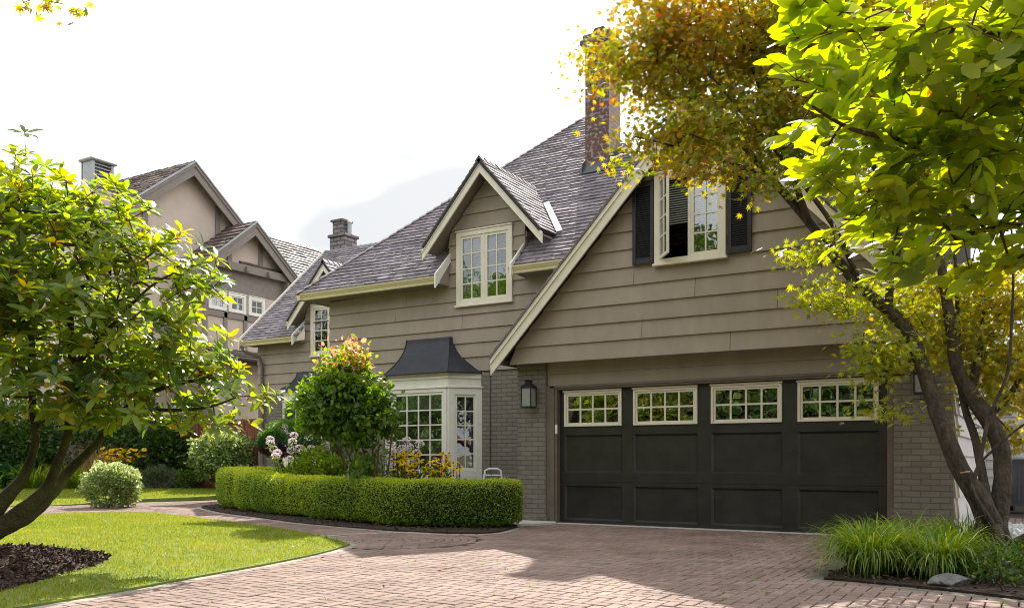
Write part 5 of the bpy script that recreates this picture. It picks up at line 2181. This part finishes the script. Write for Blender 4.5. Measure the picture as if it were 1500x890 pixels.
# ------------------------------------------------------------------ rhododendron tree (left)
def rhodo():
    D0 = 6.9
    base = at(-85, 828, 8.4)
    base = Vector((base.x, base.y, .08))
    root = empty('rhododendron_tree', base, 'large rhododendron on leaning mossy stems with red seed pods, rising from the mulch island', 'tree')
    def L(px, py, D=D0): return at(px, py, D * (1.25 - .2 * min(1, max(0, (py - 700) / 130)))) - base
    polys = []
    def limb(pts, rads):
        pl, rd = spline([L(*p) for p in pts], [x * .84 for x in rads], 5)
        polys.append(([tuple(p) for p in pl], rd))
    limb([(-85, 832, 8.0), (-45, 800, 7.8), (0, 772, 7.6), (40, 752, 7.5), (75, 722, 7.4), (100, 690, 7.35), (136, 655, 7.3), (159, 626, 7.25), (193, 592, 7.2), (238, 568, 7.1), (290, 556, 7.0)], [.17, .15, .13, .105, .08, .062, .05, .046, .04, .03, .018])
    limb([(0, 772, 7.6), (34, 746, 7.4), (68, 715, 7.2), (84, 678, 7.0), (97, 645, 6.9), (103, 600, 6.9), (106, 540, 6.9), (103, 470, 6.9), (103, 443, 6.9), (130, 410, 7)], [.11, .09, .068, .055, .05, .047, .045, .04, .032, .018])
    limb([(-60, 812, 7.9), (-20, 762, 7.5), (10, 728, 7.2), (33, 700, 7.0), (48, 665, 6.9), (52, 640, 6.8), (48, 601, 6.7), (46, 550, 6.7), (46, 497, 6.7), (30, 460, 6.6), (20, 400, 6.6)], [.14, .11, .085, .062, .046, .042, .038, .035, .032, .022, .014])
    limb([(193, 592, 7.2), (230, 600, 6.9), (300, 597, 6.8), (350, 580, 6.8)], [.03, .022, .016, .01])
    limb([(106, 540, 6.9), (140, 505, 6.8), (170, 470, 6.7), (220, 420, 6.8), (255, 400, 6.8)], [.032, .026, .02, .014, .010])
    limb([(50, 630, 6.8), (75, 605, 6.6), (100, 590, 6.4), (130, 580, 6.2)], [.022, .016, .012, .008])
    limb([(-45, 800, 7.8), (-90, 650, 7.2), (-110, 500, 7), (-90, 380, 6.9)], [.09, .06, .04, .02])
    ells = [(L(40, 400), (.95, 1.0, .75)), (L(-60, 420), (1.0, 1.0, .95)), (L(140, 470), (.75, .9, .62)), (L(235, 515), (.55, .7, .45)), (L(310, 560), (.42, .5, .26)), (L(372, 572), (.20, .35, .12)), (L(165, 335), (.40, .6, .30)),
            (L(240, 375), (.42, .6, .25)), (L(295, 412), (.20, .4, .13)), (L(60, 295), (.55, .7, .30)), (L(200, 580), (.50, .6, .30)), (L(28, 215), (.09, .12, .14)), (L(-20, 300), (.4, .6, .45)), (L(40, 560, 6.4), (.6, .5, .28)), (L(290, 612), (.26, .35, .14)),
            (L(172, 270), (.08, .2, .07)), (L(120, 280), (.12, .2, .08)), (L(120, 600, 6.6), (.35, .4, .14)), (L(345, 620, 6.9), (.14, .2, .08))]
    ells = [(c_, tuple(v_ * 1.22 for v_ in r_)) for c_, r_ in ells]
    tips, _, _ = in_ell(ells, 1350)
    # thin the middle low part
    A, par, R, nf = grow(polys, tips, .14, .0028, .43, sag=.08)
    mb = MB()
    for pl, rd in polys: mb.tube(pl, rd, 12, noise=.10)
    mb.build('trunk', M['mossbark'], root, smooth=True)
    mb = MB()
    wood(mb, A, par, R, nf, 5)
    mb.build('branches', M['bark'], root)
    # whorls of leaves at the tips
    P, D, NR, SZ, VV = [], [], [], [], []
    RP = []
    for t in tips:
        ax = np.array([random.gauss(0, .45), random.gauss(0, .45), 1.0])
        ax += (t - np.array(L(60, 470))) * .35
        ax /= np.linalg.norm(ax)
        u = np.cross(ax, (0.3, .9, .1))
        u /= np.linalg.norm(u)
        w2 = np.cross(ax, u)
        k = random.randint(5, 9)
        a0 = random.uniform(0, 6)
        base_v = random.gauss(.42, .2)
        for i in range(k):
            a = a0 + i * 2 * PI / k + random.gauss(0, .15)
            el = random.gauss(.25, .28)
            dd = (u * math.cos(a) + w2 * math.sin(a)) * math.cos(el) + ax * math.sin(el)
            P.append(t + dd * .01)
            D.append(dd)
            NR.append(ax + np.array([random.gauss(0, .15) for _ in range(3)]))
            SZ.append(random.uniform(.11, .19))
            VV.append(base_v + random.gauss(0, .14))
        if random.random() < .6: RP.append(t - ax * .02)
    leaves('crown', P, D, NR, SZ, T_ell(.34, .05, .08), M['rhodo'], root, v=np.array(VV))
    RP = np.repeat(np.array(RP), 7, axis=0)
    leaves('seed_pods', RP + RNG.normal(0, .008, RP.shape), rdir(len(RP), .3), rdir(len(RP)), RNG.uniform(.02, .045, len(RP)), T_kite(.35, .1), M['red'], root)


rhodo()

# ------------------------------------------------------------------ maple (right)
def maple():
    base = at(1450, 812, 8.7)
    base = Vector((base.x, base.y, .02))
    root = empty('maple_tree', base, 'many-stemmed maple with orange and yellow-green leaves rising in front of the garage corner', 'tree')
    def L(px, py, D=9.0): return at(px, py, D) - base
    polys = []
    def limb(pts, rads, r2=5):
        pl, rd = spline([L(*p) for p in pts], [x * .78 for x in rads], r2)
        polys.append(([tuple(p) for p in pl], rd))
    limb([(1456, 835, 8.7), (1456, 806, 8.7), (1453, 775, 8.7), (1438, 738, 8.7), (1413, 698, 8.75), (1388, 645, 8.8), (1370, 595, 8.9), (1352, 540, 9.0), (1334, 490, 9.1), (1302, 455, 9.2), (1265, 425, 9.25), (1230, 385, 9.3), (1185, 325, 9.4), (1130, 262, 9.5), (1080, 205, 9.6), (1020, 165, 9.7), (950, 120, 9.8)],
         [.26, .185, .155, .135, .118, .105, .098, .093, .09, .08, .075, .07, .062, .052, .042, .03, .016])
    limb([(1456, 800, 8.7), (1462, 750, 8.75), (1469, 700, 8.8), (1466, 655, 8.85), (1446, 612, 8.9), (1420, 575, 9.0), (1402, 538, 9.0), (1395, 490, 9.0), (1385, 430, 9.0), (1375, 360, 9.0), (1360, 280, 9.0), (1345, 180, 9.0)],
         [.16, .125, .11, .108, .108, .10, .085, .08, .065, .05, .04, .025])
    limb([(1448, 745, 8.7), (1438, 690, 8.9), (1428, 640, 9.0), (1414, 600, 9.05), (1406, 555, 9.1), (1404, 500, 9.1), (1402, 430, 9.1), (1396, 350, 9.2), (1380, 270, 9.2)],
         [.07, .055, .05, .045, .038, .032, .028, .022, .014])
    limb([(1455, 785, 8.6), (1444, 758, 8.5), (1425, 727, 8.45), (1416, 700, 8.42), (1414, 692, 8.42)], [.08, .06, .05, .047, .046])
    limb([(1421, 712, 8.44), (1435, 677, 8.4), (1445, 625, 8.4), (1453, 600, 8.4), (1476, 545, 8.4), (1482, 470, 8.4), (1484, 400, 8.3), (1480, 300, 8.3)], [.03, .026, .023, .022, .019, .017, .014, .01])
    limb([(1435, 677, 8.4), (1471, 644, 8.3), (1500, 621, 8.25), (1560, 580, 8.1)], [.016, .014, .012, .008])
    limb([(1420, 575, 9), (1431, 535, 9.1), (1437, 490, 9.2), (1446, 440, 9.3), (1458, 380, 9.3), (1480, 300, 9.4)], [.06, .055, .05, .045, .035, .025])
    limb([(1446, 612, 8.9), (1470, 590, 9.0), (1490, 560, 9.1), (1520, 500, 9.3), (1560, 380, 9.5)], [.045, .038, .034, .028, .02])
    limb([(1462, 805, 8.7), (1495, 795, 8.5), (1540, 765, 8.4), (1600, 700, 8.3)], [.11, .09, .08, .07])
    limb([(1302, 455, 9.2), (1305, 400, 9.1), (1318, 350, 9.0), (1300, 290, 9.0), (1270, 220, 9.0), (1240, 140, 9.0)], [.055, .05, .042, .036, .028, .018])
    limb([(1185, 325, 9.4), (1165, 270, 9.3), (1140, 200, 9.2), (1110, 120, 9.2), (1080, 40, 9.1)], [.05, .042, .034, .026, .016])
    limb([(1265, 425, 9.25), (1220, 330, 9.1), (1160, 250, 9.0), (1100, 180, 8.9), (1040, 110, 8.9)], [.04, .034, .028, .02, .012])
    limb([(1130, 262, 9.5), (1060, 235, 9.3), (990, 215, 9.2), (930, 200, 9.2)], [.03, .024, .016, .01])
    limb([(1352, 545, 9.0), (1310, 548, 9.2), (1260, 525, 9.3)], [.018, .013, .008])
    e = []
    def E_(px, py, D, rx, ry, rz): e.append((L(px, py, D), (rx, ry, rz)))
    E_(1010, 90, 9.5, .85, .9, .55)
    E_(930, 95, 9.6, .36, .5, .34)
    E_(872, 80, 9.6, .24, .3, .15)
    E_(858, 100, 9.6, .12, .2, .08)
    E_(1110, 30, 9.3, 1.1, 1.0, .6)
    E_(975, 200, 9.3, .40, .45, .26)
    E_(915, 235, 9.4, .16, .25, .14)
    E_(872, 130, 9.5, .14, .2, .14)
    E_(1060, 200, 9.2, .75, .7, .42)
    E_(1150, 170, 9.2, .7, .8, .5)
    E_(1030, 248, 9.0, .32, .35, .12)
    E_(1125, 268, 9.0, .24, .3, .12)
    E_(1180, 215, 9.0, .4, .5, .28)
    E_(1250, 60, 9.3, 1.2, 1.1, .8)
    E_(1400, 120, 9.3, 1.1, 1.0, .8)
    E_(1340, 250, 9.2, .8, .8, .5)
    E_(960, 15, 9.6, .40, .5, .25)
    nb_main = 620
    t1, _, _ = in_ell(e, 1100)
    e2 = []
    def E2(px, py, D, rx, ry, rz): e2.append((L(px, py, D), (rx, ry, rz)))
    E2(1225, 440, 9.1, .38, .4, .20)
    E2(1290, 520, 9.2, .34, .4, .34)
    E2(1290, 600, 9.1, .22, .3, .16)
    E2(1345, 440, 9.4, .6, .6, .35)
    E2(1420, 500, 9.4, .6, .7, .42)
    E2(1470, 430, 9.3, .6, .7, .35)
    E2(1490, 560, 9.2, .45, .6, .40)
    E2(1190, 370, 9.2, .25, .3, .2)
    E2(1480, 640, 9.4, .25, .3, .12)
    t2, _, _ = in_ell(e2, 430)
    tips = np.vstack([t1, t2])
    A, par, R, nf = grow(polys, tips, .16, .0028, .40, sag=.04)
    mb = MB()
    for i, (pl, rd) in enumerate(polys): mb.tube(pl, rd, 14 if i < 4 else 9, noise=.07 if i != 3 else .05)
    # knobbly flare at the base
    for a in range(5):
        an = a * 1.3
        mb.tube([(math.cos(an) * .08, math.sin(an) * .08, .35), (math.cos(an) * .16, math.sin(an) * .16, .12), (math.cos(an) * .27, math.sin(an) * .36, -.03)], [.07, .07, .04], 8, noise=.1)
    mb.build('trunk', M['maplebark'], root, smooth=True)
    mb = MB()
    cp = Vector(polys[3][0][-1])
    dr = (cp - Vector(polys[3][0][-3])).normalized()
    mb.tube([cp, cp + dr * .012], [.044, .044], 12)
    mb.build('pruning_cut', M['cutwood'], root)
    mb = MB()
    wood(mb, A, par, R, nf, 4)
    mb.build('branches', M['maplebark'], root)
    # leaves hang in flat sprays round each tip
    def spray(tips, k, rad, flat):
        n = len(tips) * k
        i = np.repeat(np.arange(len(tips)), k)
        off = RNG.normal(0, 1, (n, 3)) * np.array([rad, rad, rad * flat])
        return tips[i] + off, off
    P1, o1 = spray(t1, 34, .15, .45)
    h = (P1[:, 2] - L(1000, 260).z) / (L(1000, 0).z - L(1000, 260).z)
    xx = P1 @ np.array(RV)
    xs = (xx - float(L(860, 100, 9.5).dot(RV))) / (float(L(1300, 100, 9.3).dot(RV)) - float(L(860, 100, 9.5).dot(RV)))
    v1 = .27 + .12 * np.clip(h, -.2, 1.2) - .12 * np.clip(xs, 0, 1.4) + RNG.normal(0, .17, len(P1)) + .12 * np.sin(P1[:, 0] * 3.1) * np.sin(P1[:, 2] * 4.3)
    P2, o2 = spray(t2, 24, .14, .4)
    v2 = .24 + RNG.normal(0, .09, len(P2)) + .10 * np.clip((P2 @ np.array(RV)) - float(L(1400, 500).dot(RV)), -1, .8)
    P = np.vstack([P1, P2])
    o_ = np.vstack([o1, o2])
    n = len(P)
    D = o_ * 3 + rdir(n, -.5) * .8
    D[:, 2] -= .25
    leaves('crown', P, D, rdir(n, 2.2), RNG.uniform(.045, .080, n), T_maple(), M['maple'], root, v=np.concatenate([v1, v2]))


maple()

# ------------------------------------------------------------------ cherry laurel reaching in from the right, close to the camera
def laurel():
    base = at(2150, 672, 4.6)
    base = Vector((base.x, base.y, 0))
    root = empty('laurel_tree', base, 'cherry laurel with large glossy yellow-green leaves overhanging the driveway in front of the maple', 'tree')
    def L(px, py, D=3.0): return at(px, py, D) - base
    polys = []
    def limb(pts, rads):
        pl, rd = spline([Vector(p) if len(p) == 3 and not isinstance(p[0], int) else L(*p) for p in pts], rads, 5)
        polys.append(([tuple(p) for p in pl], rd))
    o0 = (0.0, 0.0, -.05)
    limb([o0, (-.1, .05, 1.2), (1850, 330, 4.0), (1640, 330, 3.6), (1500, 280, 3.4), (1440, 235, 3.3), (1400, 215, 3.2)], [.10, .08, .06, .04, .024, .018, .010])
    limb([(-.1, .05, 1.2), (1850, 200, 3.6), (1640, 110, 3.1), (1500, 60, 2.9), (1400, 40, 2.8), (1250, 45, 2.7)], [.07, .05, .03, .016, .010, .006])
    limb([(1640, 330, 3.6), (1560, 340, 3.3), (1480, 330, 3.1), (1400, 350, 3.0)], [.035, .02, .012, .006])
    limb([(1500, 280, 3.4), (1420, 240, 3.1), (1340, 210, 3.0), (1250, 190, 2.9), (1180, 150, 2.9)], [.02, .014, .010, .007, .004])
    limb([(1850, 200, 3.6), (1700, -60, 3.2), (1540, -120, 2.9), (1380, -80, 2.7)], [.05, .03, .02, .01])
    e = []
    def E_(px, py, D, rx, ry, rz): e.append((L(px, py, D), (rx, ry, rz)))
    E_(1420, 60, 2.8, .42, .35, .22)
    E_(1280, 40, 2.8, .26, .3, .13)
    E_(1190, 45, 2.8, .12, .15, .10)
    E_(1155, 25, 2.8, .09, .15, .07)
    E_(1150, 165, 2.9, .10, .15, .07)
    E_(1165, 110, 2.9, .08, .12, .06)
    E_(1225, 300, 3.0, .10, .15, .05)
    E_(1260, 350, 3.0, .12, .15, .07)
    E_(1235, 320, 3.0, .10, .15, .07)
    E_(1300, 385, 3.0, .12, .2, .05)
    E_(1340, 300, 3.0, .2, .25, .10)
    E_(1300, 150, 2.9, .32, .35, .16)
    E_(1180, 140, 2.9, .12, .2, .09)
    E_(1420, 200, 3.0, .36, .4, .22)
    E_(1290, 260, 3.0, .26, .3, .15)
    E_(1210, 260, 3.0, .12, .2, .07)
    E_(1400, 310, 3.1, .34, .35, .14)
    E_(1290, 340, 3.0, .13, .2, .06)
    E_(1230, 215, 3.0, .22, .3, .10)
    E_(1350, 380, 3.1, .22, .3, .10)
    E_(1450, 370, 3.1, .30, .3, .13)
    E_(1500, 200, 3.0, .4, .4, .5)
    E_(1560, 60, 2.9, .5, .4, .4)
    E_(1340, -60, 2.7, .4, .3, .14)
    tips, _, _ = in_ell(e, 400)
    A, par, R, nf = grow(polys, tips, .07, .0014, .45, sag=.05)
    mb = MB()
    for pl, rd in polys: mb.tube(pl, rd, 10, noise=.05)
    wood(mb, A, par, R, nf, 5)
    mb.build('trunk', M['twig'], root, smooth=True)
    P, D, NR, SZ, VV = [], [], [], [], []
    left = -np.array(RV)
    for t in tips:
        j = int(np.linalg.norm(A - t, axis=1).argmin())
        p0 = A[par[j]] if par[j] >= 0 else t
        g = t - p0
        g = g / (np.linalg.norm(g) + 1e-6)
        g = g * .5 + left * .65 + np.array([random.gauss(0, .25), random.gauss(0, .25), random.gauss(.0, .22)])
        g /= np.linalg.norm(g)
        side = np.cross(g, (0, 0, 1.))
        side /= np.linalg.norm(side) + 1e-6
        upv = np.cross(side, g)
        rl = random.uniform(-.6, .6)
        s2 = side * math.cos(rl) + upv * math.sin(rl)
        u2 = np.cross(s2, g)
        k = random.randint(6, 9)
        bv = random.gauss(.5, .17)
        Ln = .15
        for i in range(k):
            f = i / (k - 1)
            sg = 1 if i % 2 else -1
            spread = 1.0 - .65 * f
            dd = g * (.55 + .8 * f) + s2 * sg * spread + np.array([0, 0, random.gauss(-.10, .18)])
            P.append(t - g * Ln * (1 - f))
            D.append(dd)
            NR.append(u2 + np.array([random.gauss(0, .28) for _ in range(3)]))
            SZ.append(random.uniform(.075, .115))
            VV.append(min(.92, bv + random.gauss(0, .12)) if random.random() > .006 else random.uniform(.97, 1))
    tw = MB()
    leaves('crown', P, D, NR, SZ, T_ell(.42, .035, .06), M['laurel'], root, v=np.array(VV))


laurel()

# overhanging maple twig at the top left
def corner_maple():
    base = at(-900, 672, 7.5)
    base = Vector((base.x, base.y, 0))
    root = empty('maple_tree', base, 'green and red maple twig hanging against the open sky above the rhododendron', 'tree')
    def L(px, py, D=5.5): return at(px, py, D) - base
    polys = []
    for pts, rads in (([(0, 0, -.05), (.1, 0, 2.0), tuple(L(-500, -60, 7)), tuple(L(-250, -90, 6.2)), tuple(L(-60, -60, 5.6)), tuple(L(60, -25, 5.5))], [.16, .12, .08, .05, .02, .006]), ([(.1, 0, 2), (.2, .1, 3.6), (.1, .2, 5)], [.1, .07, .04])):
        pl, rd = spline(pts, rads, 5)
        polys.append(([tuple(p) for p in pl], rd))
    e = [(L(50, -45), (.28, .3, .14)), (L(-60, -90), (.6, .5, .3)), (L(-300, -150, 6.3), (.9, .8, .5)), ((.2, .2, 5), (1.6, 1.6, 1.1))]
    tips, _, _ = in_ell(e, 320)
    tips = np.vstack([tips, [tuple(L(35, 4)), tuple(L(72, 2)), tuple(L(92, 6)), tuple(L(60, -6))]])
    A, par, R, nf = grow(polys, tips, .16, .003, .4)
    mb = MB()
    for pl, rd in polys: mb.tube(pl, rd, 9, noise=.05)
    wood(mb, A, par, R, nf, 4)
    mb.build('trunk', M['maplebark'], root, smooth=True)
    k = 14
    i = np.repeat(np.arange(len(tips)), k)
    P = tips[i] + RNG.normal(0, 1, (len(i), 3)) * np.array([.07, .07, .03])
    leaves('crown', P, rdir(len(P), -.6), rdir(len(P), 1.5), RNG.uniform(.05, .075, len(P)), T_maple(), M['maple'], root, v=.2 + RNG.normal(0, .14, len(P)) + (RNG.random(len(P)) < .06) * .8)


corner_maple()


def big_tree(name, c, h, r, label, mat, n=9000, size=.3, group=None, conifer=False):
    root = empty(name, c, label, 'tree', group)
    if conifer:
        mb = MB()
        mb.tube([(0, 0, -.1), (0, 0, h * .5), (0, 0, h)], [.25, .16, .02], 8, noise=.05)
        mb.build('trunk', M['bark'], root)
        z = h * (.12 + .88 * RNG.random(n) ** .8)
        a = RNG.random(n) * 2 * PI
        tier = .75 + .35 * np.sin(z * 5)
        rr = r * (1 - z / h) ** .85 * tier * RNG.uniform(.35, 1, n)
        P = np.column_stack([rr * np.cos(a), rr * np.sin(a), z - rr * .25])
        D = np.column_stack([np.cos(a), np.sin(a), -.4 + 0 * a]) + rdir(n) * .5
    else:
        es = [((random.uniform(-.45, .45) * r, random.uniform(-.45, .45) * r, h * random.uniform(.42, .8)), (r * .55, r * .55, h * .2)) for _ in range(9)]
        es.append(((0, 0, h * .6), (r * .8, r * .8, h * .33)))
        mb = MB()
        mb.tube([(0, 0, -.1), (.1, 0, h * .3), (0, .1, h * .7)], [.3, .22, .08], 10, noise=.05)
        for ee in es[:7]:
            mb.tube([(.05, .03, h * .28), tuple((Vector(ee[0]) + Vector((0, 0, h * .3))) / 2), ee[0]], [.12, .08, .03], 7)
        mb.build('trunk', M['bark'], root)
        P, d, _ = in_ell(es, n)
        D = d + rdir(n) * .7
    leaves('crown', P, D, rdir(n, 1), size * RNG.uniform(.7, 1.2, n), T_ell(.55), mat, root)
    return root


big_tree('conifer_tree', Vector((11.5, 12, 0)), 17, 3.6, 'dark conifer standing far behind the maple and laurel crowns', M['needle'], 14000, .30, conifer=True)
hr = empty('street_hedge', (-8, -18.5, 0), 'tall dark clipped hedge across the street, seen only mirrored in the windows', 'hedge')
n = 46000
Pq = np.column_stack([RNG.uniform(-30, 28, n), RNG.normal(0, .12, n) + RNG.choice([-.8, .8], n), RNG.random(n) * 4.2])
Pq[:, 2] += .25 * np.sin(Pq[:, 0] * .9)
leaves('foliage', Pq, rdir(n), rdir(n) + np.array([0, 1.5, 0]), RNG.uniform(.12, .26, n), T_ell(.55), M['midleaf'], hr, v=RNG.random(n))
mb = MB()
mb.box(-30, 28, -.65, .65, 0, 3.9)
mb.build('twig_core', M['boxcore'], hr)
for i, (x, y, h, r, lb, mt) in enumerate(((-30, -22, 11, 5.5, 'broad dark tree across the street, far left of the mirrored trees', 'darkleaf'), (-22, -24, 12, 5.5, 'broad mid green tree across the street, second from the left', 'midleaf'), (-14, -22, 11, 5, 'broad lime green tree across the street, opposite the bay window', 'lime'), (-7, -24, 12, 5, 'tall dense tree across the street, opposite the garage door', 'midleaf'), (0, -23, 11, 4.6, 'mid green tree across the street, mirrored in the garage glass', 'midleaf'), (7, -24, 11, 5, 'dark tree across the street, behind the driveway mouth', 'darkleaf'), (15, -22, 12, 5, 'lime green tree across the street, beside the dark tree at the driveway mouth', 'lime'), (19, -11.5, 9, 5, 'mid green tree on the laurel side of the driveway, mirrored in the slanted bay pane', 'midleaf'))):
    big_tree('street_tree', Vector((x, y, 0)), h, r, lb, M[mt], 17000, .24, 'trees across the street')

q = np.column_stack([RNG.uniform(-1, 7, 420), RNG.uniform(-8.5, -.6, 420)])
ok = np.array([not excluded(a, b) for a, b in q])
q = q[ok][:90]
q = np.round(q / A_) * A_
q = np.repeat(q, 9, axis=0) + RNG.normal(0, .010, (len(q) * 9, 2))
n = len(q)
o = leaves('joint_moss', np.column_stack([q, np.full(n, -.004)]), rdir(n, 1.0), rdir(n), RNG.uniform(.008, .026, n), T_kite(.5), M['lime'])
tag(o, 'tiny moss tufts growing in the paving joints', 'moss', kind='stuff')
fl = None
for k, (px, py) in enumerate(((470, 818), (388, 811), (352, 799), (286, 793), (258, 837), (430, 806), (500, 814), (640, 836), (862, 868), (905, 800), (1010, 838), (560, 862), (760, 874), (1120, 868))):
    D = 1.02 * 1281 / (py - 672)
    p = at(px, py, D)
    if fl is None:
        fl = leaves('fallen_leaf', [(0, 0, 0)], [(1, 0, .15)], [(0, .1, 1)], .045, T_ell(.6, .12, -.2), M['red'])
        o = fl
    else:
        o = fl.copy()
        COL.objects.link(o)
    lawn = inpoly(p.x, p.y, LAWN)
    o.location = (p.x, p.y, .045 if lawn else .006)
    o.rotation_euler = (random.uniform(-.3, .3), random.uniform(-.3, .3), k * 1.9)
    tag(o, 'small dry reddish leaf lying on the front lawn' if lawn else 'small dry reddish leaf lying on the driveway paving', 'leaf', 'fallen leaves on the lawn' if lawn else 'fallen leaves on the driveway')
